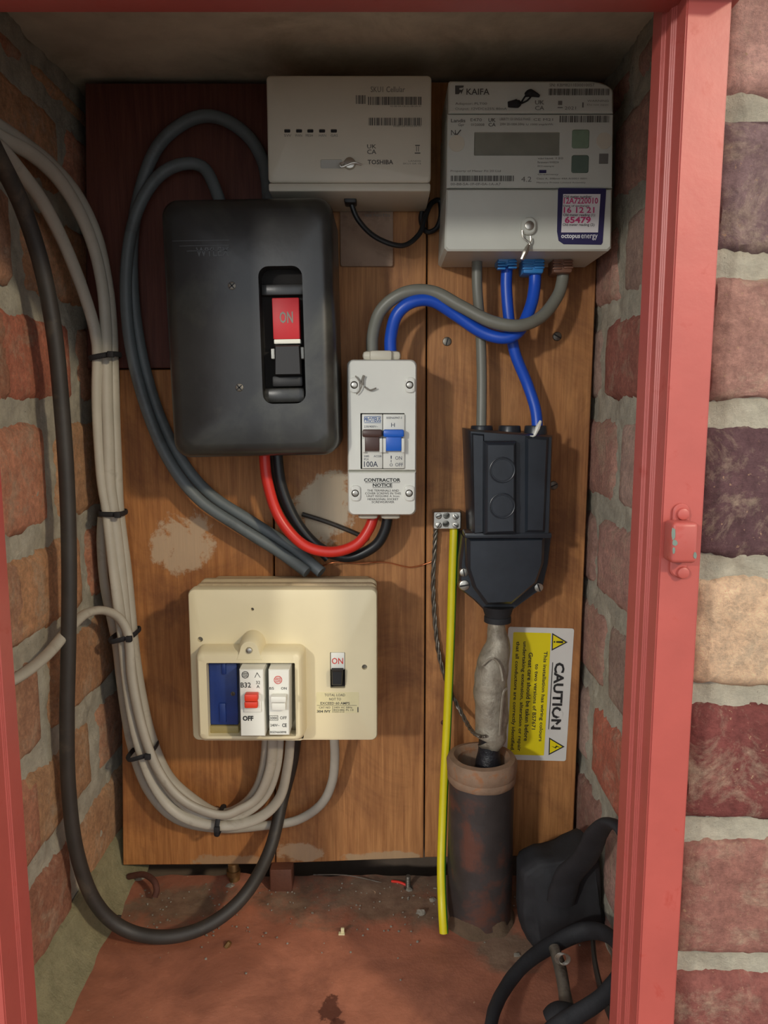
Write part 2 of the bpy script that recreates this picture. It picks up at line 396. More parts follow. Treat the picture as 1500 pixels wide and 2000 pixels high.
# ------------------------------------------------------------------ the setting
XL, XR, YB = -0.258, 0.1825, 0.278
TOP = 0.717
def wall_map(side):
    if side == 'right': return lambda a, z, h: Vector((XR - h, a, z))
    if side == 'left': return lambda a, z, h: Vector((XL + h, a, z))
    return lambda a, z, h: Vector((a, -h, z))
def mortar_wall(name, side, a0, a1, z0, z1, step, seed, base=-.0032, amp=.0030):
    bk_ = -.04 if side == 'front' else -.09
    f = wall_map(side); na, nz = int((a1 - a0) / step) + 1, int((z1 - z0) / step) + 1; vs = []; fs = []
    for j in range(nz + 1):
        for i in range(na + 1):
            a, z = a0 + (a1 - a0) * i / na, z0 + (z1 - z0) * j / nz
            p = Vector((a * 40 + seed, z * 40, seed)); h = base + amp * noise.noise(p) + amp * .45 * noise.noise(p * 3.1) + amp * .35 * noise.noise(p * 7)
            vs.append(f(a, z, h))
    w_ = na + 1
    for j in range(nz):
        for i in range(na): fs.append((j * w_ + i, j * w_ + i + 1, (j + 1) * w_ + i + 1, (j + 1) * w_ + i))
    n0 = len(vs); bk = [(a0, z0), (a1, z0), (a1, z1), (a0, z1)]; vs += [f(a, z, bk_) for a, z in bk]
    fs.append((n0, n0 + 3, n0 + 2, n0 + 1))
    fs.append(tuple([n0, n0 + 1] + [i for i in range(na, -1, -1)])); fs.append(tuple([n0 + 2, n0 + 3] + [nz * w_ + i for i in range(na + 1)]))
    fs.append(tuple([n0 + 1, n0 + 2] + [j * w_ + na for j in range(nz, -1, -1)])); fs.append(tuple([n0 + 3, n0] + [j * w_ for j in range(nz + 1)]))
    g = G(); g.faces(vs, fs); return struct(g.obj(name, 'mortar', ang=80))
def brick(parent, side, a0, a1, z0, z1, rgb, rough=.0009, step=.006, seed=0, proud=0.0):
    f = wall_map(side); na, nz = max(4, int((a1 - a0) / step)), max(4, int((z1 - z0) / step)); vs = []; fs = []
    rn = random.Random(seed)
    tilt = rn.uniform(-.012, .012) if side != 'front' else 0; ph = rn.uniform(0, 50); pr = proud + rn.uniform(-.0006, .0008); L = a1 - a0; H = z1 - z0
    for j in range(nz + 1):
        for i in range(na + 1):
            s, t = i / na, j / nz; a, z = a0 + L * s, z0 + H * t
            e = min(s * L, (1 - s) * L, t * H, (1 - t) * H)
            e2 = min(s, 1 - s) * L; e3 = min(t, 1 - t) * H
            h = pr + tilt * (a - (a0 + a1) / 2) + rough * noise.noise(Vector((a * 70, z * 70, ph))) + rough * .8 * noise.noise(Vector((a * 200, z * 200, ph)))
            h -= .0042 * math.exp(-e / .0022) + (.003 * math.exp(-(e2 + e3) / .006))
            if e < 1e-6:
                a += (.0030 * noise.noise(Vector((z * 60, ph, 3 + s))) + .0016 * noise.noise(Vector((z * 190, ph, 3 + s)))) * (1 if s in (0, 1) else 0)
                z += (.0030 * noise.noise(Vector((a * 60, ph, 7 + t))) + .0016 * noise.noise(Vector((a * 190, ph, 7 + t)))) * (1 if t in (0, 1) else 0)
                h = min(h, -.004)
            vs.append(f(a, z, h))
    w_ = na + 1
    for j in range(nz):
        for i in range(na): fs.append((j * w_ + i, j * w_ + i + 1, (j + 1) * w_ + i + 1, (j + 1) * w_ + i))
    n0 = len(vs); vs += [f(a, z, -.03) for a, z in ((a0, z0), (a1, z0), (a1, z1), (a0, z1))]
    fs.append((n0, n0 + 3, n0 + 2, n0 + 1))
    fs.append(tuple([n0, n0 + 1] + [i for i in range(na, -1, -1)])); fs.append(tuple([n0 + 2, n0 + 3] + [nz * w_ + i for i in range(na + 1)]))
    fs.append(tuple([n0 + 1, n0 + 2] + [j * w_ + na for j in range(nz, -1, -1)])); fs.append(tuple([n0 + 3, n0] + [j * w_ for j in range(nz + 1)]))
    g = G(); g.faces(vs, fs); o = g.obj('brick', 'brick', parent, ang=60); o.color = lin(rgb); return o
def courses(parent, side, zj, layout, a0, a1, cols, jt=.0155, seed=0, **kw):
    k = 0
    for c in range(len(zj) - 1):
        top, bot = zj[c] + CZ, zj[c + 1] + CZ; js = [a0] + [j for j in layout[c % len(layout)] if a0 < j < a1] + [a1]
        for i in range(len(js) - 1):
            l = js[i] + (jt / 2 if i else 0); r = js[i + 1] - (jt / 2 if i < len(js) - 2 else 0)
            if r - l < .015: continue
            rgb = cols[k % len(cols)] if not isinstance(cols, dict) else cols.get((c, i), cols['d'][k % len(cols['d'])])
            v = random.Random(seed + k).uniform(.9, 1.1); rgb = tuple(min(255, x * v) for x in rgb)
            brick(parent, side, l, r, bot + jt / 2, top - jt / 2, rgb, seed=seed + k * 13, **kw); k += 1

wr = mortar_wall('wall_right', 'right', .02, .35, 0, TOP, .0032, 3.3)
courses(wr, 'right', [.262, .228, .152, .076, -.002, -.085, -.165, -.247, -.330, -.412, -.446], [[.10, .205], [.147, .04, .255], [.108, .218], [.147, .04, .256]],
        .022, .343, {'d': [(208, 164, 148), (204, 164, 150), (190, 146, 132), (196, 168, 154)], (3, 1): (196, 182, 168), (3, 2): (188, 124, 110), (4, 1): (214, 184, 170), (5, 1): (234, 204, 168), (5, 2): (196, 154, 142), (7, 2): (204, 124, 102)}, seed=40)
wl = mortar_wall('wall_left', 'left', .02, .35, 0, TOP, .0032, 9.1)
courses(wl, 'left', [.262, .235, .156, .076, -.004, -.098, -.178, -.261, -.342, -.424], [[.1, .2], [.15, .045, .255], [.06, .165], [.152, .045, .256]],
        .022, .343, {'d': [(222, 170, 128), (206, 146, 118), (226, 178, 136), (204, 156, 126)], (3, 2): (200, 128, 104)}, seed=140)
# pale render fillet where the left wall meets the floor
g = G(); vs = []; fs = []; nn = 44
for i in range(nn + 1):
    y = .34 * i / nn; wv = .004 * noise.noise(Vector((y * 30, 1, 1)))
    vs += [(XL - .002, y, .040 + wv), (XL + .004, y, .036 + wv), (XL + .009 + wv * .5, y, .016), (XL + .020 + wv, y, .003), (XL + .026 + wv * 1.5, y, -.003), (XL - .002, y, -.003)]
for i in range(nn):
    for k in range(6): a = i * 6 + k; b = i * 6 + (k + 1) % 6; fs.append((a, b, b + 6, a + 6))
fs += [tuple(range(6)), tuple(nn * 6 + k for k in range(5, -1, -1))]
g.faces(vs, fs); g.obj('mortar_fillet', 'fillet', wl)['label'] = 'smooth pale render fillet along the floor'
wf = mortar_wall('wall_front', 'front', .1635, .47, -.02, .95, .0020, 5.7)
zf = [.30, .225, .146, .0715, -.003, -.0847, -.1556, -.234, -.3156, -.394, -.446]
courses(wf, 'front', zf, [[.388], [.278, .388], [.388], [.29, .40]], .165, .47,
        {'d': [(150, 110, 106)], (1, 0): (196, 156, 146), (2, 0): (156, 130, 132), (3, 0): (184, 142, 130), (4, 0): (112, 84, 88), (5, 0): (236, 204, 170), (6, 0): (144, 82, 78), (7, 0): (178, 126, 114), (8, 0): (164, 104, 96)},
        jt=.0115, seed=300, rough=.0012, step=.0030, proud=.0014)
g = G(); g.box(-.55, -.245, 0, .06, -.02, .95); wfl = struct(g.obj('wall_front', 'mortar'))
courses(wfl, 'front', zf, [[-.36], [-.45, -.34], [-.38]], -.55, -.247, [(150, 104, 92), (140, 92, 84), (176, 130, 106)], seed=500, step=.012, proud=.003)
g = G(); g.box(-.245, .1635, -.010, .06, .690, .95); struct(g.obj('wall_front', 'soffit'))
for nm, b in (('wall_left', (XL - .09, XL - .003, -.0, .03, 0, TOP)),):
    pass
g = G(); g.box(XL - .09, XR + .09, .345, .40, -.08, TOP + .03); struct(g.obj('wall_back', 'plaster'))
g = G(); g.box(XL - .09, XR + .09, .06, .40, TOP, TOP + .09, .002); struct(g.obj('ceiling', 'soffit'))
g = G(); g.box(-2.2, 2.2, -3.2, .0, -.42, -.38); struct(g.obj('floor', mat('garage_floor', (96, 92, 86), .9))); g = G(); g.box(-2.2, 2.2, -.0, .06, -.42, -.021); struct(g.obj('wall_front', 'mortar'))
g = G(); g.box(-2.2, -.551, 0, .06, -.02, 2.2); struct(g.obj('wall_front', 'mortar')); g = G(); g.box(.471, 2.2, 0, .06, -.02, 2.2); struct(g.obj('wall_front', 'mortar')); g = G(); g.box(-.551, .471, 0, .06, .951, 2.2); struct(g.obj('wall_front', 'mortar'))
# floor with gentle unevenness
g = G(); vs = []; fs = []; NX, NY = 90, 70
for j in range(NY + 1):
    for i in range(NX + 1):
        x, y = -.36 + .66 * i / NX, -.04 + .326 * j / NY + (.004 * noise.noise(Vector((i * .35, 3, 4))) if j == NY else 0)
        h = .0016 * noise.noise(Vector((x * 18, y * 18, 2))) + .0007 * noise.noise(Vector((x * 70, y * 70, 5))); h += .003 * max(0, min(1, (y - .24) / .04)) * (.5 + noise.noise(Vector((x * 40, 0, 8))))
        vs.append((x, y, h))
for j in range(NY):
    for i in range(NX): a = j * (NX + 1) + i; fs.append((a, a + 1, a + NX + 2, a + NX + 1))
g.faces(vs, fs); n0 = None
g.box(-.36, .30, -.04, .283, -.08, -.006); struct(g.obj('floor', 'floor', ang=60, keepn=True))
g = G(); g.box(-.36, .30, .283, .40, -.10, -.075); struct(g.obj('floor', 'void'))  # bottom of the gap under the board, coloured near black to deepen its shade
# red frame: jambs and head
def jamb(name, prof, z0, z1):
    g = G(); n = len(prof)
    vs = [(x, y, z) for z in (z0, z1) for x, y in prof]
    g.faces(vs, [tuple(range(n)), tuple(range(2 * n - 1, n - 1, -1))] + [(k, (k + 1) % n, n + (k + 1) % n, n + k) for k in range(n)])
    bmesh.ops.bevel(g.bm, geom=[e for e in g.bm.edges if abs(e.verts[0].co.z - e.verts[1].co.z) > .1], offset=.0007, segments=2, affect='EDGES')
    return struct(g.obj(name, 'red', ang=30))
jr = jamb('trim_1', [(.1555, -.029), (.1350, -.030), (.1350, -.0175), (.1332, -.0165), (.1332, -.009), (.1318, -.008), (.1318, .006), (.162, .006), (.162, -.001), (.1555, -.001)], -.02, .70)
jl = jamb('trim_2', [(-.262, .004), (-.2015, .004), (-.2015, -.010), (-.2030, -.011), (-.2030, -.028), (-.262, -.028)], -.02, .70)
g = G(); g.box(-.262, .162, -.052, -.011, .631, .70, .0012); head = struct(g.obj('trim_3', 'red'))
g = G(); g.box(-.2025, .1325, -.011, .004, .642, .66, .0006); g.obj('door_stop', 'red', head)
# strike plate on the right jamb
def pbox(g, u0, v0, u1, v1, yb, yf, r=.0006, seg=2):
    a, b, c, d = RC(u0, v0, u1, v1, yf); return g.box(a, b, yf, yb, c, d, r, seg)
yj = -.0300
a, b, c, d = RC(1313, 984, 1346, 1128, yj - .002)
g = G(); g.case(rr(a, b, c, d, .0045), [(0, yj), (0, yj - .001), (.0006, yj - .0016)]); sp = g.obj('strike_plate', 'red', jr); sp['label'] = 'red painted latch keeper screwed to the frame'
g = G(); pbox(g, 1312, 1021, 1364, 1101, yj, yj - .0115, .002, 3); g.obj('keeper_block', 'red', sp)
for v in (1003, 1117):
    p = W(1331, v, yj); g = G(); g.cyl((p.x, yj, p.z), (p.x, yj - .0032, p.z), .0034, .003, 20, .001); g.obj('screw', 'red', sp)
g = G()
for (u, v, du, dv) in ((1315, 1043, 5, 14), (1318, 1060, 6, 8), (1316, 1075, 3, 8), (1358, 1085, 4, 7)):
    pts = [(u + du * math.cos(t * .7) * random.uniform(.7, 1.1), v + dv * math.sin(t * .7) * random.uniform(.7, 1.1)) for t in range(9)]; g.poly(pts, yj - .01165)
for f in g.bm.faces:
    f.normal_update()
    if f.normal.y > 0: f.normal_flip()
g.obj('paint_chip', 'red_chip', sp, keepn=True)

# ------------------------------------------------------------------ timber backboard
YF = .275; YBK = .289
back = thing('backboard', 'varnished brown timber backboard fixed at the rear of the brick recess', 'backboard', (0, YBK, .02))
def plank(pts, yf, yb, m, lbl=None, bev=.0008):
    g = G(); P = [W(u, v, yf) for u, v in pts]; g.case([(p.x, p.z) for p in P], [(0, yb), (0, yf + bev), (bev, yf)]); o = g.obj('plank', m, back)
    if lbl: o['label'] = lbl
plank([(233, 722), (531, 722), (537, 1688), (240, 1690)], YF, YBK, 'wood')
plank([(533, 160), (834, 160), (827, 1676), (539, 1687)], YF, YBK, 'wood_b')
plank([(837, 160), (1180, 160), (1118, 1671), (830, 1675)], YF, YBK, 'wood_b')
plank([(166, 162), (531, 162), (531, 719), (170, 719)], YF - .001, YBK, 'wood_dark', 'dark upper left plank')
for q in (1.0, .0):
    g = G(); z_ = .12 + .45 * q; g.box(XL + .012, XR - .006, YBK, .345, z_, z_ + .045, .001); g.obj('batten', 'wood_dark', back)
def wscrew(u, v, lbl, r=.0042, m='steel_dull', slot=80):
    p = W(u, v, YF); o = screw_head(None, (p.x, YF, p.z), r, m, 'wood_screw', slot); tag(o, lbl, 'screw')
wscrew(873, 667, 'slotted screw in the board inside the loop of the grey and blue cables', slot=75)
wscrew(1088, 657, 'slotted screw in the board right of the blue cable near the brick', slot=150)
wscrew(1081, 948, 'slotted screw in the board right of the black service cut-out', slot=25)
wscrew(866, 1411, 'small rusty screw in the board just left of the green-yellow wire', .0026, 'rust', 0)

# ------------------------------------------------------------------ communications hub
yf = .208
hub = thing('communications_hub', 'beige communications hub box with five indicator slots above the black switch', 'communications hub', W(683, 378, .24))
a, b, c, d = RC(522, 147, 842, 356, yf)
slots = [rr(*RC(u - 6, 252, u + 6, 259, yf), .0006, 2) for u in (561, 584, 606, 629, 652)]
win = rr(*RC(626, 311, 668, 329, yf), .0012, 3)
g = G(); g.case(rr(a, b, c, d, .003), [(.001, YF - .004), (0, yf + .02), (0, yf + .0012), (.0006, yf + .0004), (.0014, yf)], slots + [win], .0014); g.obj('casing', 'grey_white', hub)
g = G(); pbox(g, 524, 357, 841, 374, YF - .004, yf + .0015, .0015); g.obj('bottom_cover', 'grey_white', hub)
for s_ in slots:
    g = G(); g.slab(s_, yf + .004, yf + .0010, 0); g.obj('indicator', 'dark', hub)
g = G(); g.slab(win, yf + .004, yf + .0011, 0); g.obj('seal_recess', 'meter_label', hub)
p = W(683, 320, yf)
g = G(); g.cyl((p.x, yf, p.z), (p.x, yf - .003, p.z), .0046, .0042, 22, .001); sl = g.obj('seal_screw', 'steel', hub)
g = G(); g.tube([W(672, 318, yf - .002), W(664, 320, yf - .003), W(668, 326, yf - .003), W(690, 318, yf - .004), W(706, 322, yf - .002)], .0007, n=8); g.obj('seal_wire', 'steel', hub)
def hubtxt(g):
    y = yf - .0002
    g.text('SKU1 Cellular', 724, 169, 791, 180, y).text('00-0B-0A-CE-LL-28-SA-31', 762, 206, 822, 209, y).text('00:B5:24:10:02:3A:91', 768, 244, 822, 248, y)
    for u, t in zip((555, 576, 597, 623, 646), ('SW', 'WAN', 'MESH', 'HAN', 'GAS')): g.text(t, u, 262, u + 14, 267, y)
    g.text('LANDIS', 798, 313, 822, 316, y); g.text('SKU1-0A 15', 787, 318, 822, 321, y)
lettering(hub, 'ink_grey', hubtxt)
def hubtxt2(g):
    y = yf - .0002
    g.barcode(695, 186, 714, 203, y, 4).barcode(719, 189, 823, 205, y, 5).barcode(720, 230, 823, 245, y, 6)
    g.text('UK', 717, 282, 735, 290, y, .01).text('CA', 717, 292, 735, 301, y, .01).text('TOSHIBA', 718, 312, 768, 321, y, .02)
    g.rect(811, 283, 820, 285, y).rect(813, 286, 814, 296, y).rect(817, 286, 818, 296, y).rect(810, 298, 821, 300, y)
lettering(hub, 'ink_mid', hubtxt2)
g = G(); g.slab(rr(*RC(664, 378, 768, 520, YF - .004), .002), YF - .0005, YF - .003, .0004); mp = g.obj('mounting_plate', mat('stained_plate', (150, 122, 100), .6, 0, .1, 60, 0, (120, 92, 72), .5, .7, 40), hub)
lettering(mp, 'ink_grey', lambda g: [g.text(t, 712, 382 + 9 * i, 762, 387 + 9 * i, YF - .0034) for i, t in enumerate(('SUPPLY NO', 'ROUTE 03-881', 'FIT ONLY WITH', 'TYPE BASE', 'SEE NOTES'))])
g = G(); g.tube([W(684, 372, .236), W(685, 392, .236), W(700, 430, .24), W(735, 464, .247), W(785, 480, .252), W(818, 458, .258), W(830, 425, .262), W(842, 398, .266), W(858, 392, .268), W(861, 420, .268), W(852, 446, .268), W(832, 452, .268), W(822, 425, .27), W(835, 385, .27)], .0021, n=10)
ac = thing('antenna_cable', 'thin black lead plugged under the beige hub, curling right', 'cable', W(785, 480, .25)); g.obj('cord', 'cable_blackpvc', ac)
g = G(); pbox(g, 672, 378, 696, 396, .243, .229, .0015); g.obj('plug', 'dark', ac)

# ------------------------------------------------------------------ electricity meter
yf = .203
met = thing('electricity_meter', 'pale grey smart electricity meter with display and two green buttons, top right', 'electricity meter', W(1034, 490, .24))
def corner(u0, v0, u1, v1, cut):
    """upper right corner swept off as on the meter"""
    pts = [(u0 + 3, v0)] + [(u1 - cut, v0)] + [(u1 - cut + cut * math.sin(t * PI / 12), v0 + cut * .42 * (1 - math.cos(t * PI / 12))) for t in range(1, 7)] + [(u1, v1), (u0, v1), (u0, v0 + 3)]
    return [(W(u, v, yf).x, W(u, v, yf).z) for u, v in pts]
g = G(); g.case(corner(876, 158, 1198, 221, 52), [(0, YF - .003), (0, yf + .001), (.0012, yf - .0004)]); g.obj('top_module', 'meter', met)
disp = rr(*RC(926, 258, 1093, 304, yf), .0008, 3); b1 = rr(*RC(1117, 253, 1151, 290, yf), .0016, 4); b2 = rr(*RC(1116, 303, 1150, 338, yf), .0016, 4)
L_ = [W(u, v, yf) for u, v in ((874, 223), (1198, 223), (1196, 367), (872, 367))]
g = G(); g.case([(p.x, p.z) for p in L_], [(0, YF - .003), (0, yf + .0008), (.0006, yf)], [disp, b1, b2], .003); g.obj('body', 'meter', met)
g = G(); g.slab(disp, yf + .006, yf + .0012, 0); g.obj('display', 'lcd', met)
g = G(); g.slab(b1, yf + .004, yf - .0002); o = g.obj('button', 'green1', met); o['label'] = 'pale green push button'
g = G(); g.slab(b2, yf + .004, yf - .0002); o = g.obj('button', 'green2', met); o['label'] = 'dark green push button'
for u, v in ((892, 280), (1180, 275)):
    p = W(u, v, yf); g = G(); g.cyl((p.x, yf + .001, p.z), (p.x, yf - .0004, p.z), .0062, .0058, 28); g.obj('optical_port', 'grey_white', met)
L_ = [W(u, v, yf) for u, v in ((872, 369), (1196, 369), (1193, 478), (868, 486))]
g = G()
tb = [W(u, v, yf) for u, v in ((872, 369), (1196, 369), (1194, 484), (1188, 490), (874, 490), (868, 484))]
g.case([(p.x, p.z) for p in tb], [(0, YF - .003), (0, yf + .001), (.0012, yf - .0006)]); g.obj('terminal_cover', 'meter', met)
p = W(1032, 443, yf)
g = G(); g.case(rr(*RC(1017, 426, 1046, 460, yf), .0048), [(0, yf), (0, yf - .003), (.001, yf - .004)]); g.obj('seal_boss', 'meter', met)
g = G(); g.cyl((p.x, yf, p.z), (p.x, yf - .0052, p.z), .0037, .0034, 20, .0006); g.obj('screw', 'steel', met)
g = G(); q = yf - .005
g.tube([W(1020, 450, q), W(1022, 464, q), W(1034, 475, q), W(1030, 490, q)], .0006, n=8).tube([W(1036, 461, q), W(1036, 472, q), W(1026, 484, q)], .0006, n=8)
g.tube([W(1033, 478, q), W(1026, 492, q), W(1019, 507, q)], [.0012, .0021, .0015], n=8); g.obj('seal_wire', 'steel', met)
q = yf - .0012
g = G(); g.tube([W(992, 204, q), W(1010, 202, q), W(1016, 198, q)], [.002, .0032, .0012], n=8, rt=.0012).tube([W(1018, 200, q), W(1028, 186, q), W(1038, 186, q), W(1030, 196, q), W(1018, 202, q)], .0006, n=8).tube([W(1026, 186, q), W(1036, 182, q), W(1054, 188, q)], [.0014, .0030, .0008], n=8, rt=.0014)
g.obj('upper_seal', 'rubber', met)
def mtxt(g):
    y = yf - .0008
    g.text('KAIFA', 911, 173, 956, 185, y, .01)
    g.poly([(889, 167), (906, 167), (905, 171), (897, 172), (897, 175), (902, 176), (896, 184), (889, 184)], y).poly([(899, 178), (906, 172), (901, 184)], y)
    g.barcode(1072, 173, 1190, 186, y, 8)
    y = yf - .0003
    g.text('Landis', 881, 232, 909, 239, y, .01).text('Gyr', 895, 241, 907, 248, y).text('UK', 954, 231, 968, 238, y, .01).text('CA', 954, 240, 968, 247, y, .01)
    g.text('N', 881, 254, 890, 264, y).poly([(890, 259), (892, 262), (899, 253), (901, 254), (892, 265), (889, 260)], y)
    g.barcode(1093, 226, 1192, 239, y, 9).barcode(880, 343, 1005, 354, y, 10)
lettering(met, 'ink_mid', mtxt)
def mtxt2(g):
    y = yf - .0008
    g.text('SN: KBM8211E00010057', 1073, 163, 1161, 169, y).text('Adaptor: PLT00', 889, 200, 951, 206, y).text('Output: 12VDC±25% 80mA', 889, 210, 990, 216, y)
    g.text('UK', 1045, 196, 1063, 204, y, .01).text('CA', 1045, 207, 1063, 215, y, .01).text('2021', 1103, 208, 1125, 214, y).text('1', 1137, 200, 1140, 210, y).text('WARNING', 1147, 195, 1189, 199, y).text('Do not open', 1147, 203, 1188, 207, y).rect(1090, 197, 1098, 205, y).rect(1089, 209, 1099, 211, y)
    y = yf - .0003
    g.text('E470', 919, 231, 941, 237, y).text('0120008', 920, 241, 946, 246, y).text('LIBERTY 120 SINGLE PHASE', 976, 230, 1036, 235, y).text('230V 20-100A 50Hz', 976, 240, 1024, 245, y).text('CE M21', 1042, 231, 1080, 236, y).text('U 1000 imp/kWh', 1028, 241, 1080, 246, y)
    g.text('Property of Meter Fit 20 Ltd', 880, 332, 978, 337, y).text('00-B8-5A-1F-0F-0A-1A-A7', 880, 357, 978, 362, y).text('4.2', 1018, 345, 1038, 355, y)
    for i, t in enumerate(('variant 120', 'Parameters W/00234', 'ESCO metering ltd', '', 'Greenway')): 
        if t: g.text(t, 1050, 307 + i * 8, 1100 - (i % 3) * 9, 311 + i * 8, y)
    g.text('Class A, 300mm 44A A/0001 0001', 1048, 347, 1146, 351, y).text('Memory Private Limited Assembly', 1048, 355, 1144, 359, y)
    g.rect(1170, 300, 1188, 320, y)
lettering(met, 'ink_grey', mtxt2)
g = G(); g.rect(1053, 332, 1067, 338, yf - .0003); 
for f in g.bm.faces:
    f.normal_update()
    if f.normal.y > 0: f.normal_flip()
g.obj('flag_mark', 'sticker_navy', met, keepn=True)
# sticker on the meter
ys = yf - .0010
st = [(W(u, v, ys).x, W(u, v, ys).z) for u, v in ((1092, 367), (1183, 368), (1184, 372), (1177, 474), (1174, 478), (1101, 477), (1091, 470), (1088, 452), (1090, 370))]
g = G(); g.slab(st, yf - .0004, ys, 0); stk = g.obj('sticker', 'sticker_navy', met); stk['label'] = 'navy reading-record sticker with a white panel and pink handwriting'
lettering(stk, 'paper', lambda g: g.poly([(1100, 379), (1173, 379), (1168, 454), (1096, 454)], ys - .0003), 'white_panel')
def st1(g):
    y = ys - .0005
    g.text('Old meter number:', 1101, 381, 1156, 387, y, .01).text('Date of exchange:', 1100, 400, 1152, 405, y, .01).text('Old meter reading (1):', 1100, 417, 1163, 424, y, .01).text('Old meter reading (2):', 1099, 436, 1162, 443, y, .01)
lettering(stk, 'ink', st1)
def st2(g):
    y = ys - .0006
    g.text('12A7220010', 1101, 386, 1168, 398, y, .02).text('16 12 21', 1101, 404, 1161, 416, y, .02).text('65479', 1103, 423, 1154, 436, y, .03)
lettering(stk, 'ink_pink', st2, 'handwriting')
lettering(stk, 'ink_white', lambda g: g.text('octopus', 1096, 457, 1133, 468, ys - .0005, .025).text('energy', 1135, 458, 1167, 469, ys - .0005))
# terminal shrouds under the meter
for (u0, v0, u1, v1, m, lb) in ((973, 488, 1009, 517, 'blue_gland', 'blue left terminal shroud'), (1022, 488, 1063, 534, 'blue_gland', 'blue right terminal shroud'), (1081, 488, 1119, 533, 'brown_gland', 'brown terminal shroud')):
    g = G(); pbox(g, u0, v0, u1, v1, .258, .236, .002); um = (u0 + u1) / 2
    for k in range(3): pbox(g, u0 - 1, v0 + 22 + k * 6, um - 3 + 4 * (k % 2), v0 + 26 + k * 6, .24, .2345, .0006); pbox(g, um + 2 - 3 * (k % 2), v0 + 20 + k * 6, u1 + 1, v0 + 24 + k * 6, .24, .2345, .0006)
    o = g.obj('terminal_shroud', m, met); o['label'] = lb

# ------------------------------------------------------------------ cables
def cable(name, label, pts, r, m, group=None, rt=None, n=12, cat='cable', **k):
    g = G(); g.tube([W(*p) for p in pts], r, rt=rt, n=n, **k); return tag(g.obj(name, m, ang=60), label, cat, group)
cable('meter_tail', 'grey cable running straight down from the meter into the cut-out', [(932, 488, .247), (932, 560, .247), (938, 640, .25), (941, 740, .250), (940, 838, .247)], .0043, 'cable_tail')
cable('meter_tail', 'blue cable from the left meter shroud down to the cut-out', [(991, 512, .246), (989, 560, .246), (995, 630, .246), (1006, 690, .248), (1030, 750, .25), (1046, 800, .248), (1050, 842, .246)], .0047, 'blue')
cable('meter_tail', 'blue cable looping from the isolator up to the right meter shroud', [(764, 700, .238), (763, 660, .236), (775, 615, .232), (805, 590, .230), (845, 588, .232), (890, 615, .236), (940, 648, .236), (985, 660, .233), (1015, 645, .234), (1036, 600, .24), (1044, 560, .244), (1045, 528, .245)], .0050, 'blue')
cable('meter_tail', 'grey cable looping from the isolator over to the brown meter shroud', [(728, 700, .242), (728, 655, .24), (745, 605, .235), (790, 572, .231), (845, 570, .231), (900, 598, .228), (960, 628, .224), (1015, 636, .224), (1058, 618, .232), (1088, 580, .242), (1098, 550, .246), (1100, 526, .247)], .0050, 'cable_tail')
cable('switch_tail', 'red cable hanging from the black switch round to the isolator', [(516, 880, .240), (522, 940, .240), (545, 1010, .240), (590, 1062, .238), (645, 1078, .237), (695, 1064, .238), (722, 1030, .240), (732, 995, .242)], .0046, 'redpvc')
cable('switch_tail', 'black cable hanging behind the red one, ending under the isolator', [(541, 880, .247), (550, 950, .248), (580, 1020, .249), (625, 1070, .250), (680, 1088, .250), (730, 1068, .247), (752, 1035, .245), (758, 995, .244)], .0046, 'cable_blackpvc')
cable('switch_tail', 'thinner black cable behind, dropping from the black switch to the grey cables', [(530, 880, .262), (538, 940, .263), (562, 1000, .264), (600, 1050, .265), (640, 1092, .265)], .0035, 'cable_blackpvc')
cable('switch_tail', 'slim dark wire crossing the pale patch towards the isolator', [(590, 1004, .2715), (640, 1020, .2715), (690, 1040, .2715), (715, 1052, .2715)], .0020, 'cable_black')
cable('supply_cable', 'blue-grey cable with the wider loop over the black switch, entering the cream unit', [(628, 1118, .250), (570, 1070, .262), (490, 1018, .264), (410, 965, .264), (352, 895, .264), (305, 795, .264), (272, 670, .264), (258, 540, .264), (264, 420, .264), (300, 300, .264), (360, 240, .264), (420, 228, .264), (480, 262, .264), (515, 320, .263), (525, 400, .25)], .0052, 'cable_bluegrey')
cable('supply_cable', 'blue-grey cable with the smaller loop over the black switch, entering the cream unit', [(600, 1118, .246), (545, 1078, .256), (465, 1028, .256), (388, 975, .256), (330, 900, .256), (285, 795, .256), (254, 670, .257), (246, 540, .257), (262, 430, .257), (300, 355, .257), (350, 322, .257), (400, 330, .257), (432, 400, .25)], .0050, 'cable_bluegrey')

# ------------------------------------------------------------------ black switch
yf = .187
sw = thing('switch_box', 'large black bakelite main switch with red ON rocker', 'switch', W(490, 893, .23), roty=math.radians(-1.0))
x0, x1, z0, z1 = RC(325, 381, 659, 893, yf)
hole = rr(*RC(513, 521, 598, 790, yf), .0075, 6)
g = G(); g.case(rr(x0, x1, z0, z1, .0125, 10), [(.000, YF - .016), (0, yf + .012), (.0012, yf + .0068), (.0036, yf + .0034), (.0070, yf + .0010), (.0105, yf)], [hole], .016); g.obj('cover', 'black', sw)
g = G(); g.case(rr(x0 + .003, x1 - .003, z0 + .003, z1 - .003, .012, 8), [(0, YF - .0012), (0, YF - .016)]); g.obj('base', 'black', sw)
g = G(); pbox(g, 508, 515, 603, 796, yf + .034, yf + .016, 0); g.obj('switch_recess', 'void', sw)
g = G(); pbox(g, 516, 556, 598, 578, yf + .018, yf + .009, .001); g.obj('inner_frame', 'black', sw); g = G(); pbox(g, 516, 758, 598, 789, yf + .018, yf + .007, .003); g.obj('inner_sill', 'black', sw)
g = G(); pbox(g, 537, 583, 590, 664, yf + .016, yf + .0055, .0008); rk = g.obj('rocker', 'redon', sw); rk['label'] = 'red rocker marked ON'
lettering(rk, 'cable_tail', lambda g: g.text('ON', 551, 610, 577, 633, yf + .0053, .02))
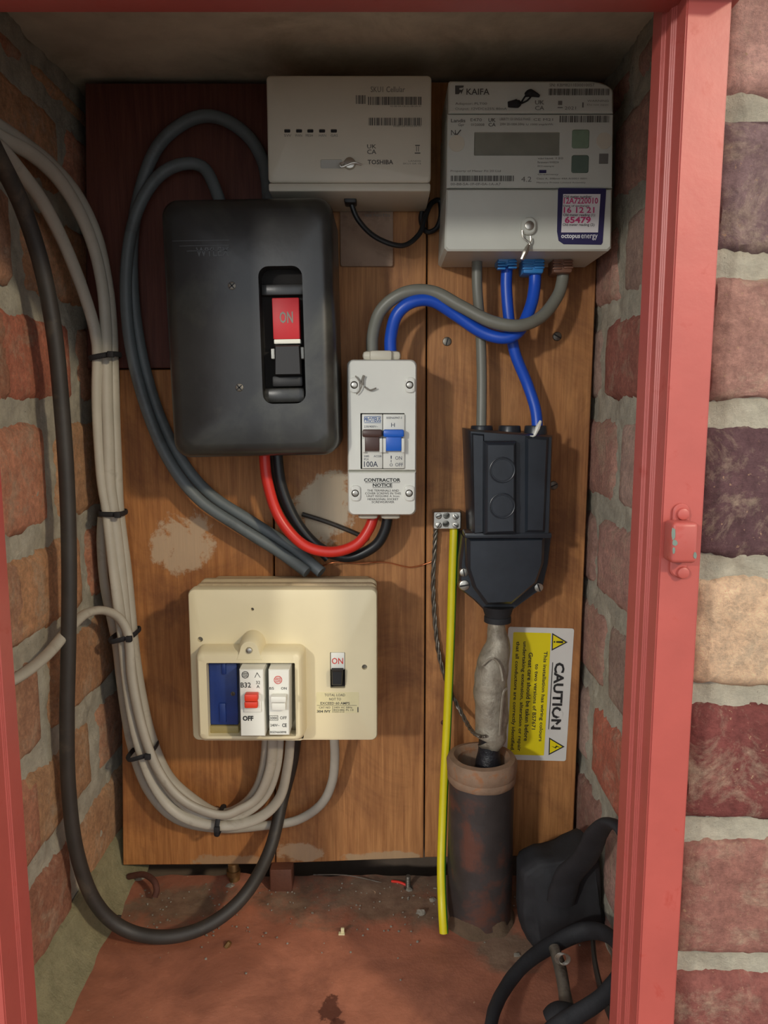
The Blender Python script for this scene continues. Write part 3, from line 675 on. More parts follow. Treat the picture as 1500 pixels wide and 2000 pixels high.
for q in ((539, 664, 591, 673), (533, 682, 540, 702), (588, 680, 597, 703)): g = G(); pbox(g, *q, yf + .016, yf + .0045, .0006); g.obj('metal_clip', 'white', sw)
g = G()
P = [W(u, v, yf) for u, v in ((540, 676), (590, 676), (592, 735), (539, 735))]
g.case([(p.x, p.z) for p in P], [(0, yf + .018), (0, yf + .0005), (.0010, yf - .001)]); pbox(g, 534, 735, 594, 757, yf + .017, yf + .006, .0015); g.obj('lever', 'dark', sw)
for u, v, s_ in ((459, 558, 40), (470, 757, -50)):
    p = W(u, v, yf); screw_head(sw, (p.x, yf, p.z), .0034, 'steel_dull', 'screw', s_, True, .0006)
g = G()
for i in range(3): pbox(g, 344 + 14 * i, 468 + 10 * i, 455, 469.2 + 10 * i, yf, yf - .0003, 0)
g.text('WYLEX', 390, 482, 455, 500, yf - .0003, .01); g.obj('embossed_mark', 'black', sw)

# ------------------------------------------------------------------ isolator
yf = .213
iso = thing('isolator', 'white two-pole isolator box with brown and blue levers', 'isolator', W(746, 1007, .245))
win = rr(*RC(704, 807, 790, 916, yf), .0004, 2)
x0, x1, z0, z1 = RC(678, 702, 814, 920, yf)
up = [(x1, z0)] + [(x1 - .005 + .005 * math.cos(t * PI / 12), z1 - .005 + .005 * math.sin(t * PI / 12)) for t in range(7)] + [(x0 + .005 - .005 * math.sin(t * PI / 12), z1 - .005 + .005 * math.cos(t * PI / 12)) for t in range(7)] + [(x0, z0)]
EDGE = [(0, YF - .002), (0, yf + .003), (.0008, yf + .0010), (.0026, yf)]
g = G(); g.case(up, [(0, YF - .002), (0, yf + .003), (.0006, yf + .001), (.0012, yf)], [win], .004); g.obj('upper_cover', 'white', iso)
x0, x1, z0, z1 = RC(679, 921, 813, 1007, yf)
lo = [(x0, z1)] + [(x0 + .005 - .005 * math.cos(t * PI / 12), z0 + .005 - .005 * math.sin(t * PI / 12)) for t in range(7)] + [(x1 - .005 + .005 * math.sin(t * PI / 12), z0 + .005 - .005 * math.cos(t * PI / 12)) for t in range(7)] + [(x1, z1)]
g = G(); g.case(lo, [(0, YF - .002), (0, yf + .003), (.0006, yf + .001), (.0012, yf)]); g.obj('lower_cover', 'white', iso)
g = G(); pbox(g, 708, 685, 783, 704, .262, .226, .003); pbox(g, 722, 684, 766, 704, .24, .222, .002); g.obj('top_spout', 'grey_white', iso)
g = G(); pbox(g, 700, 1005, 738, 1015, .262, .226, .003); g.obj('bottom_spout', 'grey_white', iso); g = G(); pbox(g, 744, 1005, 782, 1015, .262, .226, .003); g.obj('bottom_spout', 'grey_white', iso)
g = G(); pbox(g, 703, 806, 791, 917, yf + .012, yf + .0035, 0); g.obj('opening_back', 'void', iso)
for u0, u1, v1, m, lb, t in ((707, 747, 915, 'brown_lever', 'brown lever', 0), (748, 790, 915, 'blue_lever', 'blue lever', 1)):
    g = G(); pbox(g, u0, 809, u1, v1, yf + .006, yf - .0022, .0005)
    pbox(g, u0, 856, u0 + 6, 884, yf, yf - .0062, .0004); pbox(g, u1 - 6, 856, u1, 884, yf, yf - .0062, .0004)
    md = g.obj('switch_module', 'white', iso)
    g = G(); pbox(g, u0 + .5, 839, u1 - .5, 854, yf, yf - .0085, .0014); pbox(g, u0 + 6, 852, u1 - 6, 881, yf, yf - .0070, .0006); o = g.obj('lever', m, md); o['label'] = lb
    if not t:
        def f_(g):
            y = yf - .0024
            g.text('PROTEUS', 711, 815, 744, 824, y, .02).rect(711, 813, 744, 814, y).rect(711, 825, 744, 826, y)
        lettering(md, 'ink_blue', f_)
        lettering(md, 'ink_navy', lambda g: g.text('230/400V~', 711, 831, 738, 835, yf - .0024).text('5085', 711, 889, 721, 893, yf - .0024).text('IP2X', 711, 895, 720, 899, yf - .0024).text('AC22B', 730, 889, 745, 893, yf - .0024).text('100A', 711, 901, 738, 912, yf - .0024, .01))
    else:
        lettering(md, 'ink_navy', lambda g: g.text('BSEN60947-3', 755, 814, 785, 818, yf - .0024).text('ON', 772, 891, 785, 898, yf - .0024).text('OFF', 772, 904, 787, 911, yf - .0024).text('I', 763, 890, 765, 896, yf - .0024).text('O', 761, 905, 767, 911, yf - .0024).rect(763.4, 898, 764.4, 903, yf - .0024).text('H', 764, 826, 771, 834, yf - .0024))
for u, v in ((692, 752), (800, 752), (694, 963), (799, 963)):
    g = G(); g.case(rr(*RC(u - 9, v - 15, u + 10, v + 15, yf), .0028, 4), [(0, yf), (0, yf - .0016), (.0005, yf - .0020)], [circ(W(u, v, yf).x, W(u, v, yf).z, .0030, 16)], .0016); o = g.obj('screw_cap', 'white', iso)
    p = W(u, v, yf); g = G(); g.cyl((p.x, yf, p.z), (p.x, yf - .0022, p.z), .0027, .0024, 16, .0006); g.obj('screw', 'steel', o)
g = G(); q = yf - .003
g.tube([W(694, 734, q), W(706, 750, q), W(703, 762, q), W(696, 770, q)], .0005, n=6).tube([W(708, 752, q), W(708, 742, q), W(711, 733, q)], .0009, n=6).tube([W(712, 755, q), W(722, 762, q), W(735, 758, q)], .0006, n=6); g.obj('seal_wire', 'steel_dull', iso)
def isx(g):
    y = yf - .0003
    g.text('CONTRACTOR', 711, 934, 782, 941, y, .03).text('NOTICE', 728, 944, 766, 951, y, .03).rect(713, 942.3, 781, 943, y).rect(728, 952.3, 766, 953, y)
lettering(iso, 'ink', isx)
lettering(iso, 'ink_mid', lambda g: [g.text(t, 748 - w_ / 2, 956 + 5.6 * i, 748 + w_ / 2, 960.2 + 5.6 * i, yf - .0003) for i, (t, w_) in enumerate((('THE TERMINALS AND', 62), ('COVER SCREWS IN THIS', 70), ('UNIT REQUIRE A 3mm', 64), ('HEXAGONAL SOCKET', 60), ('SCREWDRIVER', 44)))])

# ------------------------------------------------------------------ consumer unit
yf = .200
cu = thing('consumer_unit', 'cream plastic fuse box with two circuit breakers and an ON switch', 'fuse box', W(553, 1447, .24))
x0, x1, z0, z1 = RC(371, 1151, 737, 1447, yf)
wp = rr(*RC(405, 1294, 577, 1438, .178), .0008, 2)
hs = rr(*RC(391, 1287, 592, 1446, yf), .003, 3)
rkh = rr(*RC(645, 1274, 674, 1344, yf), .0006, 2)
sh = [circ(W(u, v, yf).x, W(u, v, yf).z, r_, 14) for u, v, r_ in ((391, 1249, .0022), (712, 1303, .0022), (493, 1190, .0013))]
g = G(); g.case(rr(x0, x1, z0, z1, .005, 6), [(0, yf + .012), (0, yf + .002), (.0007, yf + .0006), (.0020, yf)], [hs, rkh] + sh, .005); g.obj('cover', 'cream', cu)
g = G(); g.case(rr(x0 + .001, x1 - .001, z0 + .001, z1 - .001, .005, 6), [(.0045, YF - .0015), (.0045, yf + .046), (-.0002, yf + .045), (-.0002, yf + .040), (.0006, yf + .039), (.0045, yf + .0385), (.0045, yf + .0290), (-.0002, yf + .0285), (-.0002, yf + .0235), (.0006, yf + .0225), (.0050, yf + .0220), (.0050, yf + .0120)]); g.obj('base', 'cream_dirty', cu)
for h in sh:
    cx = sum(p[0] for p in h) / len(h); cz = sum(p[1] for p in h) / len(h)
    g = G(); g.cyl((cx, yf + .007, cz), (cx, yf + .0035, cz), .003, n=14); g.obj('cover_screw', 'steel_dull', cu)
# breaker housing
yh = .181
x0, x1, z0, z1 = RC(386, 1277, 588, 1446, yh)
wp = rr(*RC(405, 1295, 577, 1438, yh), .0008, 2)
g = G(); g.case(rr(x0, x1, z0, z1, .005, 6), [(-.0022, yf + .001), (-.0012, yh + .004), (0, yh + .0012), (.0014, yh)], [wp], .012); hs_ = g.obj('breaker_housing', 'cream', cu)
p = W(487, 1270, yh)
tl = [(p.x + .0105, p.z - .008)] + [(p.x + .0075 * math.cos(t * PI / 12), p.z + .0075 * math.sin(t * PI / 12)) for t in range(13)] + [(p.x - .0105, p.z - .008)]
g = G(); g.case(tl, [(-.0035, yf + .001), (-.0015, yh + .004), (0, yh + .0004), (.0006, yh - .0003)]); g.obj('fixing_lug', 'cream', hs_)
g = G(); g.cyl((p.x, yh, p.z), (p.x, yh - .0020, p.z), .0029, .0024, 18, .0008); g.obj('lug_screw', 'steel', hs_)
g = G(); pbox(g, 402, 1292, 580, 1440, yf + .010, yf + .004, 0); g.obj('housing_back', 'void', cu)
g = G(); pbox(g, 409, 1296, 464, 1416, yf + .006, yh + .007, .001); pbox(g, 432, 1296, 441, 1318, yf, yh + .0055, .0008); pbox(g, 428, 1374, 441, 1412, yf, yh + .0055, .0008); o = g.obj('fuse_carrier', 'navy', cu); o['label'] = 'dark blue blank fuse carrier'
p = W(455, 1355, yh + .007); screw_head(cu, (p.x, p.y, p.z), .0020, 'steel_dull', 'carrier_screw', 90, False, .0005)
g = G(); pbox(g, 404, 1418, 466, 1437, yf + .006, yh + .006, .001); g.obj('carrier_foot', 'olive', cu)
yb_ = yh - .0125
g = G(); P = [W(u, v, yb_) for u, v in ((467, 1308), (514, 1308), (518, 1438), (470, 1438))]
g.case([(q.x, q.z) for q in P], [(-.0008, yf + .004), (0, yh), (0, yb_ + .0008), (.0006, yb_)]); br1 = g.obj('circuit_breaker', 'white', cu); br1['label'] = 'white breaker with red lever marked OFF'
g = G(); pbox(g, 476, 1357, 510, 1391, yb_, yb_ - .0015, .0004); g.obj('lever_frame', 'white', br1)
g = G(); pbox(g, 477, 1357, 503, 1371, yb_, yb_ - .0070, .0010); pbox(g, 477, 1371, 503, 1384, yb_, yb_ - .0050, .0010); g.obj('lever', 'redlever', br1)
g = G(); P = [W(u, v, yb_ + .002) for u, v in ((524, 1308), (565, 1308), (565, 1436), (526, 1436))]
g.case([(q.x, q.z) for q in P], [(-.0004, yf + .004), (0, yh), (0, yb_ + .0028), (.0006, yb_ + .002)]); br2 = g.obj('circuit_breaker', 'white', cu); br2['label'] = 'white breaker with white lever'
g = G(); pbox(g, 528, 1361, 559, 1373, yb_ + .002, yb_ - .0055, .0010); pbox(g, 530, 1373, 558, 1388, yb_ + .002, yb_ - .003, .0010); g.obj('lever', 'white', br2)
def wylex(g, u, v, r, y):
    n = 26
    for k in range(n):
        a, b = 2 * PI * k / n, 2 * PI * (k + 1) / n
        g.poly([(u + r * math.cos(a), v + r * math.sin(a)), (u + r * math.cos(b), v + r * math.sin(b)), (u + (r - 1) * math.cos(b), v + (r - 1) * math.sin(b)), (u + (r - 1) * math.cos(a), v + (r - 1) * math.sin(a))], y)
    for k in (-4, -1.5, 1.5, 4): g.rect(u + k - .3, v - r * .85, u + k + .3, v - 2.4, y); g.rect(u + k - .3, v + 2.4, u + k + .3, v + r * .85, y)
    g.rect(u - r * .85, v - 3, u + r * .85, v - 2.3, y).rect(u - r * .85, v + 2.3, u + r * .85, v + 3, y).text('WYLEX', u - 6, v - 1.7, u + 6, v + 1.7, y, .01)
def b1t(g):
    y = yb_ - .0003
    wylex(g, 479, 1318, 7, y); g.poly([(497, 1324), (502, 1313), (509, 1324), (507.5, 1323), (502, 1315), (498.5, 1323)], y)
    g.text('B32', 470, 1333, 490, 1343, y, .01).text('32', 500, 1330, 508, 1336, y).text('A', 501, 1338, 507, 1344, y).text('OFF', 474, 1398, 495, 1408, y, .04)
lettering(br1, 'ink', b1t)
def b2t(g):
    y = yb_ + .0017
    g.text('B5', 526, 1342, 535, 1347, y).text('ON', 549, 1342, 560, 1347, y).text('OFF', 547, 1399, 560, 1405, y).text('3000', 527, 1400, 541, 1405, y).rect(525.5, 1397.5, 543, 1398.3, y).rect(525.5, 1406.5, 543, 1407.3, y).rect(525.5, 1397.5, 526.2, 1407, y).rect(542.3, 1397.5, 543, 1407, y)
    g.text('240V~', 528, 1414, 546, 1419, y).text('CE', 551, 1413, 560, 1420, y, .02).text('BSEN60898', 528, 1428, 559, 1432, y)
lettering(br2, 'ink', b2t); lettering(br2, 'ink_red', lambda g: wylex(g, 543, 1328, 8, yb_ + .0017))
g = G(); pbox(g, 646, 1275, 673, 1308, yf + .006, yf - .0006, .0005); sw_ = g.obj('main_switch', 'white', cu); sw_['label'] = 'white rocker marked ON in red'
lettering(sw_, 'ink_red', lambda g: g.text('ON', 648, 1285, 670, 1297, yf - .0009, .005))
g = G(); pbox(g, 645, 1308, 674, 1344, yf + .006, yf + .004, 0); g.obj('switch_slot', 'void', cu)
g = G(); P = [W(u, v, yf - .006) for u, v in ((647, 1309), (670, 1309), (668, 1338), (648, 1338))]
g.case([(q.x, q.z) for q in P], [(0, yf + .004), (0, yf - .006), (.0010, yf - .0075)]); g.obj('lever', 'dark', cu)
g = G(); g.slab(rr(*RC(618, 1352, 701, 1392, yf), .001, 3), yf, yf - .0002, 0); lb = g.obj('rating_label', 'ivory_label', cu)
def lbt(g):
    y = yf - .0004
    g.text('TOTAL LOAD', 634, 1355, 674, 1360, y).text('NOT TO', 643, 1363, 666, 1368, y).text('EXCEED 60 AMPS', 626, 1371, 683, 1376, y, .01).rect(619, 1377.5, 697, 1378.2, y).text('CAT NO', 623, 1380, 645, 1384, y).text('304 IVY', 619, 1387, 646, 1392, y, .03).rect(649.5, 1379, 650.2, 1392, y).text('240V AC 50Hz', 652, 1380, 688, 1383.5, y).text('BS5486 Pt 13', 652, 1385, 690, 1388.5, y).text('MADE IN UK', 652, 1389.5, 673, 1391.5, y).rect(698, 1381, 700, 1391, y)
lettering(lb, 'ink_mid', lbt)

# ------------------------------------------------------------------ service cut-out
yf = .205
cut = thing('service_cutout', 'black moulded service cut-out fuse carrier on a tapering base', 'cut-out', W(993, 1195, .24))
def loopx(pts, y): return [(W(u, v, y).x, W(u, v, y).z) for u, v in pts]
g = G(); g.case(loopx([(913, 838), (1076, 850), (1070, 1043), (922, 1048)], yf + .02), [(0, YF - .006), (0, yf + .014), (.0016, yf + .010)]); g.obj('carrier_body', 'black_cut', cut)
g = G(); g.case(loopx([(921, 846), (946, 848), (946, 1042), (926, 1044)], yf + .008), [(0, yf + .016), (0, yf + .010), (.0014, yf + .0075)]); g.obj('side_rib', 'black_cut', cut); g = G()
g.case(loopx([(1026, 852), (1072, 854), (1064, 1040), (1026, 1040)], yf + .008), [(0, yf + .016), (0, yf + .009), (.0022, yf + .0065)]); g.obj('side_rib', 'black_cut', cut)
pn = loopx([(946, 862), (1010, 862), (1010, 1044), (946, 1046)], yf)
rings_ = []
g = G(); g.case(pn, [(0, yf + .018), (0, yf + .004), (.0010, yf + .0016), (.0030, yf)]); g.obj('front_panel', 'black_cut', cut)
for v in (918, 988):
    p = W(981, v, yf); n = 32; g = G(); g.tube([Vector((p.x + .0098 * math.cos(2 * PI * k / n), yf - .0001, p.z + .0098 * math.sin(2 * PI * k / n))) for k in range(n)], .0006, n=8, closed=True); g.cyl((p.x, yf, p.z), (p.x, yf - .0005, p.z), .0085, .0083, 28); g.obj('knockout', 'black_cut', cut)
g = G(); pbox(g, 1012, 862, 1026, 1042, yf + .016, yf + .012, .001); g.obj('groove', 'void', cut)
for u in (941, 995, 1046):
    p = W(u, 838, .247); g = G(); g.cyl((p.x, .247, p.z - .004), (p.x, .247, p.z + .003), .0098, .0092, 24, .001); g.obj('cable_collar', 'black_cut', cut)
g = G(); g.case(loopx([(905, 1050), (1078, 1048), (1072, 1100), (1060, 1152), (1046, 1160), (1002, 1192), (945, 1192), (925, 1172), (897, 1150), (899, 1100)], yf + .03), [(0, YF - .002), (0, yf + .032), (.0014, yf + .029)]); g.obj('base_plate', 'black_cut', cut)
g = G(); g.case(loopx([(912, 1050), (1066, 1048), (1064, 1100), (1050, 1140), (1000, 1182), (950, 1184), (925, 1150), (912, 1110)], yf + .012), [(0, yf + .032), (0, yf + .016), (.003, yf + .012)]); g.obj('base_cover', 'black_cut', cut)
g = G(); pbox(g, 908, 1041, 1078, 1052, yf + .03, yf + .009, .0012); g.obj('joint_flange', 'black_cut', cut)
for u, v, s_, r_ in ((906, 1118, 100, .0040), (907, 1143, 10, .0050), (1052, 1147, 110, .0042)):
    p = W(u, v, yf + .029); screw_head(cut, (p.x, p.y, p.z), r_, 'steel', 'screw', s_)
g = G(); p = W(972, 1196, .238); g.cyl((p.x, .238, p.z - .004), (p.x, .238, p.z + .006), .0105, .0135, 24); g.cyl((p.x, .238, p.z - .008), (p.x, .238, p.z - .003), .0115, .0115, 24, .001); g.obj('cable_neck', 'rubber', cut)
g = G(); g.tube([W(1020, 850, .222), W(1040, 852, .214), W(1048, 846, .213), W(1052, 832, .215)], .0007, n=6).tube([W(1044, 850, .212), W(1050, 836, .213), W(1056, 822, .214)], [.0012, .0020, .0010], n=8); g.obj('seal_tag', 'white', cut)

# lead sleeve, taped cable, pipe
PX, PY = .0843, .228
g = G(); g.tube([W(969, 1204, .236), W(970, 1232, .236), W(972, 1262, .235), W(962, 1300, .232), W(958, 1345, .230), W(960, 1400, .229), W(958, 1436, .228), W(957, 1440, .228)],
               [.0070, .0078, .0110, .0136, .0142, .0140, .0138, .0120], n=28, res=10, lump=.10)
sl = tag(g.obj('lead_sleeve', 'lead', ang=70), 'lumpy grey lead sleeve on the supply cable below the black cut-out', 'cable joint')
g = G(); g.tube([W(990, 1345, .217), W(984, 1352, .2145), W(980, 1380, .2135), W(976, 1436, .2135)], .0012, rt=.0006, n=8); g.tube([W(942, 1300, .2185), W(960, 1286, .2165), W(976, 1300, .217), W(982, 1330, .216)], .0010, rt=.0006, n=8); g.obj('folded_seam', 'lead', sl)
g = G(); g.tube([W(957, 1436, .228), W(955, 1470, .228), W(953, 1500, .228), W(951, 1545, .228), W(951, 1600, .229)], [.0092, .0094, .0118, .0122, .0120], n=24, lump=.08)
tag(g.obj('supply_cable', 'tape', ang=70), 'black taped supply cable rising out of the rusty pipe', 'cable')
g = G(); t_ = .150
g.lathe((PX, PY, 0), [(.0280, -.001), (.0284, .04), (.0280, .09), (.0282, t_ - .016), (.0230, t_ - .016), (.0230, -.001)], 48, .015)
pp = thing('duct_pipe', 'rusty dark upright pipe with a thick rim standing on the floor', 'pipe', (PX, PY, 0)); g.obj('pipe_body', 'pipe', pp)
g = G(); g.lathe((PX, PY, 0), [(.0276, t_ - .022), (.0292, t_ - .020), (.0296, t_ - .016), (.0290, t_ - .0145), (.0300, t_ - .012), (.0304, t_ - .004), (.0285, t_), (.0240, t_ + .001), (.0205, t_ - .003), (.0200, t_ - .022)], 48, .03); g.obj('rim', 'pipe_rim', pp)
g = G(); g.lathe((PX, PY, 0), [(.0270, .012), (.0286, .009), (.0290, .004), (.0315, .001), (.0320, -.003), (.026, -.003)], 40, .10); g.obj('mortar_collar', mortar_mat('dirty_mortar', (150, 124, 100)), pp)

# ------------------------------------------------------------------ earth terminal and wires
et = thing('earth_terminal', 'small metal earth terminal block left of the black cut-out', 'terminal block', W(873, 1036, .265))
g = G(); x0, x1, z0, z1 = RC(846, 999, 901, 1034, .258)
hl = [circ(W(u, v, .258).x, W(u, v, .258).z, .0030, 14) for u, v in ((872, 1007), (871, 1023))]
g.case(rr(x0, x1, z0, z1, .0012, 3), [(0, YF - .0005), (0, .2592), (.0008, .258)], hl, .008); g.obj('block', 'steel', et)
for u, v, s_ in ((857, 1008, 20), (857, 1026, 60), (890, 1009, 130), (890, 1026, 150)):
    p = W(u, v, .258); screw_head(et, (p.x, p.y, p.z), .0030, 'steel', 'screw', s_, False, .0008)
g = G(); g.tube([W(887, 1030, .2655), W(886, 1060, .264), W(884, 1120, .262), W(880, 1250, .258), W(874, 1400, .254), (W(868, 1520, .246)), W(864, 1620, .236), W(862, 1700, .222), W(864, 1770, .206), W(867, 1822, .199)], .0039, n=14, sector=(5, 6, 7))
tag(g.obj('earth_wire', ['yellow', 'green'], ang=60), 'green and yellow striped earth wire running down to the floor', 'wire')
g = G(); path = [W(851, 1032, .268), W(849, 1070, .269), W(846, 1140, .271), W(850, 1220, .271), W(860, 1290, .270), W(880, 1350, .268), W(905, 1400, .255), W(922, 1428, .232), W(936, 1438, .2155), W(948, 1438, .2135)]
Q = catmull(path, 12)
for s_ in range(3):
    pts = [q + Vector((math.cos(i * .55 + s_ * 2.1), -math.sin(i * .55 + s_ * 2.1), 0)) * .0013 for i, q in enumerate(Q)]; g.tube(pts, .0010, n=6, res=1)
tag(g.obj('twisted_wire', 'steel_dull', ang=60), 'bare twisted wire from the metal terminal block to the lead sleeve', 'wire')
cable('thin_wire', 'fine bare copper wire lying across the board above the cream unit', [(628, 1106, .266), (655, 1098, .262), (700, 1100, .268), (750, 1098, .27), (800, 1108, .2725), (835, 1100, .2725), (850, 1092, .271)], .0006, 'copper', n=6, cat='wire')

# ------------------------------------------------------------------ caution label
cx_, cv = 1053, 1355; yl = YF - .0006
lab = thing('warning_label', 'white and yellow CAUTION label mounted sideways on the board', 'label', W(cx_, 1485, YF)); 
g = G(); g.slab(rr(*RC(990, 1226, 1117, 1485, yl), .002, 4), YF - .0001, yl, 0); sg = g.obj('label_sheet', 'sign_white', lab)
lettering(lab, 'sign_yellow', lambda g: g.case(rr(*RC(1000, 1236, 1073, 1475, yl), .001, 3), [(0, yl), (0, yl - .0002)]), 'yellow_panel')
def tri(g, u, v, s_, k=1): 
    pts = [(u - s_ * .5, v - s_ * .56), (u + s_ * .5, v), (u - s_ * .5, v + s_ * .56)]
    c_ = (u - s_ * .18, v); return [(c_[0] + (a - c_[0]) * k, c_[1] + (b - c_[1]) * k) for a, b in pts]
def ct(g):
    y = yl - .0004
    g.text('CAUTION', 1083, 1293, 1103, 1424, y, .035, rot=True).rect(1078.5, 1293, 1080, 1424, y)
    for v in (1253, 1457): g.poly(tri(g, 1094, v, 31), yl - .0002)
    g.text('This installation has wiring colours', 1059, 1272, 1068, 1448, y, .02, rot=True).text('to two versions of BS7671', 1045.5, 1297, 1053, 1425, y, .02, rot=True)
    g.text('Great care should be taken before', 1031.5, 1275, 1040, 1448, y, .02, rot=True).text('undertaking extension, alteration or repair', 1018, 1254, 1027, 1468, y, .02, rot=True).text('that all conductors are correctly identified.', 1004.5, 1254, 1013.5, 1468, y, .02, rot=True)
lettering(lab, 'ink', ct)
def ct2(g):
    for v in (1253, 1457): g.poly(tri(g, 1094, v, 31, .78), yl - .0004)
lettering(lab, 'sign_yellow', ct2, 'warning_triangle')
def ct3(g):
    y = yl - .0006
    g.poly([(1087, 1251.5), (1100, 1250.8), (1101, 1253), (1100, 1255.2), (1087, 1254.5)], y).rect(1082, 1251.5, 1085, 1254.5, y)
    g.poly([(1101, 1459), (1093, 1455), (1093.5, 1459), (1083, 1456.5), (1092, 1460.8), (1091.5, 1457.5)], y)
lettering(lab, 'ink', ct3, 'warning_symbol')
def ct4(g):
    rn = random.Random(5)
    for (u, v, r_) in ((1098, 1393, 7), (1090, 1416, 3.4)):
        g.poly([(u + r_ * rn.uniform(.6, 1.1) * math.cos(k * .57), v + r_ * rn.uniform(.6, 1.1) * math.sin(k * .57)) for k in range(11)], yl - .0006)
lettering(lab, 'sign_white', ct4, 'scuffed_patch')
lab.rotation_euler = (0, math.radians(1.6), 0)
lab.location = lab.location + Vector((-.0035, 0, 0))

# ------------------------------------------------------------------ grey cable bundle
GR = 'flat grey cables tied in the bundle on the left'
def grey(label, pts, r=.0050, rt=.0036, grp=GR): cable('grey_cable', label, pts, r, 'cable_grey', grp, rt=rt, n=12, res=7)
T1 = [(330, 1515, .258), (380, 1562, .258), (428, 1588, .256)]
grey('outermost grey cable of the left bundle, nearest the board, rising to the first breaker', [(-40, 225, .105), (0, 248, .125), (55, 285, .160), (105, 325, .195), (155, 385, .225), (192, 465, .244), (212, 560, .254), (220, 640, .258), (222, 697, .258), (224, 760, .258), (226, 830, .258), (230, 920, .258), (234, 1000, .258), (248, 1110, .258), (257, 1200, .258), (264, 1270, .258), (276, 1350, .258), (297, 1440, .258)] + T1 + [(470, 1575, .256), (500, 1540, .254), (515, 1490, .250), (520, 1430, .240)])
grey('second grey cable from the right in the left bundle, over the first cable tie', [(-40, 240, .09), (0, 268, .112), (60, 300, .150), (110, 345, .185), (150, 405, .215), (182, 480, .236), (200, 560, .247), (207, 640, .250), (208, 697, .250), (209, 780, .250), (212, 860, .250), (214, 940, .250), (222, 1000, .250), (234, 1100, .250), (243, 1190, .250), (250, 1260, .250), (262, 1350, .250), (282, 1440, .250), (316, 1520, .250), (366, 1575, .250), (428, 1600, .250), (480, 1585, .252), (520, 1550, .252), (540, 1495, .248), (546, 1430, .240)])
grey('leftmost grey cable of the bundle at the first cable tie', [(-40, 262, .08), (0, 290, .108), (35, 330, .140), (80, 390, .176), (118, 460, .205), (150, 535, .226), (176, 610, .240), (188, 660, .244), (191, 697, .246), (190, 770, .247), (193, 850, .248), (200, 940, .248), (210, 1000, .248), (220, 1090, .246), (231, 1180, .244), (240, 1243, .243), (250, 1340, .244), (268, 1440, .244), (300, 1530, .246), (350, 1590, .246), (428, 1612, .245), (500, 1600, .248), (545, 1560, .248), (562, 1495, .244), (568, 1430, .238)])
grey('lowest grey cable of the bundle, curving right and up into the cream unit', [(200, 1010, .262), (198, 1060, .262), (204, 1140, .262), (218, 1210, .262), (228, 1260, .262), (240, 1360, .262), (258, 1460, .262), (290, 1545, .262), (345, 1600, .262), (428, 1618, .262), (520, 1612, .262), (580, 1602, .262), (626, 1572, .260), (648, 1530, .258), (654, 1480, .252), (652, 1430, .242)], r=.0042, rt=.0034)
grey('short grey cable curving in from the left brick wall to join the bundle', [(-20, 1345, .052), (25, 1328, .080), (65, 1302, .108), (100, 1270, .140), (135, 1228, .172), (165, 1200, .198), (198, 1192, .218), (228, 1203, .231), (246, 1228, .235), (253, 1262, .235), (258, 1330, .236), (280, 1430, .237), (312, 1510, .239), (360, 1565, .240), (428, 1592, .240), (470, 1580, .243), (505, 1555, .245), (528, 1500, .243), (534, 1430, .236)], grp=GR)
def tie(u, v, y, w_, d_, lbl, tilt=0, vert=False):
    c = W(u, v, y); n = 24; P = []
    for k in range(n):
        a = 2 * PI * k / n; dx, dy = w_ * math.copysign(abs(math.cos(a)) ** .6, math.cos(a)), d_ * math.copysign(abs(math.sin(a)) ** .6, math.sin(a))
        P.append(c + (Vector((0 + dx * .12, dy, dx)) if vert else Vector((dx, dy, dx * tilt))))
    g = G(); g.tube(P, .0009, rt=.0022, n=8, closed=True, up=(0, 0, 1) if not vert else (1, 0, 0))
    g.box(c.x + w_ * .6, c.x + w_ * .6 + .005, c.y - d_ - .0035, c.y - d_ + .0005, c.z + w_ * .6 * tilt - .0025, c.z + w_ * .6 * tilt + .0025, .0006) if not vert else g.box(c.x - .002, c.x + .003, c.y - d_ - .003, c.y - d_ + .0005, c.z - .002, c.z + .003, .0006)
    tag(g.obj('cable_tie', 'rubber'), lbl, 'cable tie')
tie(206, 697, .2505, .0112, .0120, 'black cable tie round the grey bundle, topmost of the ties', .18)
tie(221, 1001, .2530, .0100, .0120, 'black cable tie round the grey bundle level with the metal terminal block', -.02)
tie(244, 1240, .2475, .0112, .0155, 'black cable tie where the short grey cable joins the bundle', .25)
tie(279, 1466, .2500, .0118, .0150, 'black cable tie at the left of the bundle just before it bends under', .3)
tie(430, 1602, .2505, .0098, .0150, 'black upright cable tie at the bottom of the bundle curve', 0, True)
cable('power_cable', 'thick black cable sweeping down the left wall and along the floor to the cream unit', [(-60, 190, .04), (-10, 295, .085), (40, 395, .120), (80, 515, .142), (106, 650, .152), (121, 800, .158), (131, 950, .160), (135, 1100, .160), (134, 1250, .160), (131, 1400, .160), (134, 1540, .162), (150, 1665, .165), (186, 1762, .172), (244, 1815, .178), (325, 1830, .180), (408, 1806, .190), (478, 1748, .208), (527, 1660, .240), (552, 1560, .2655), (570, 1490, .2665), (578, 1430, .262)], .0056, 'cable_black', n=16)

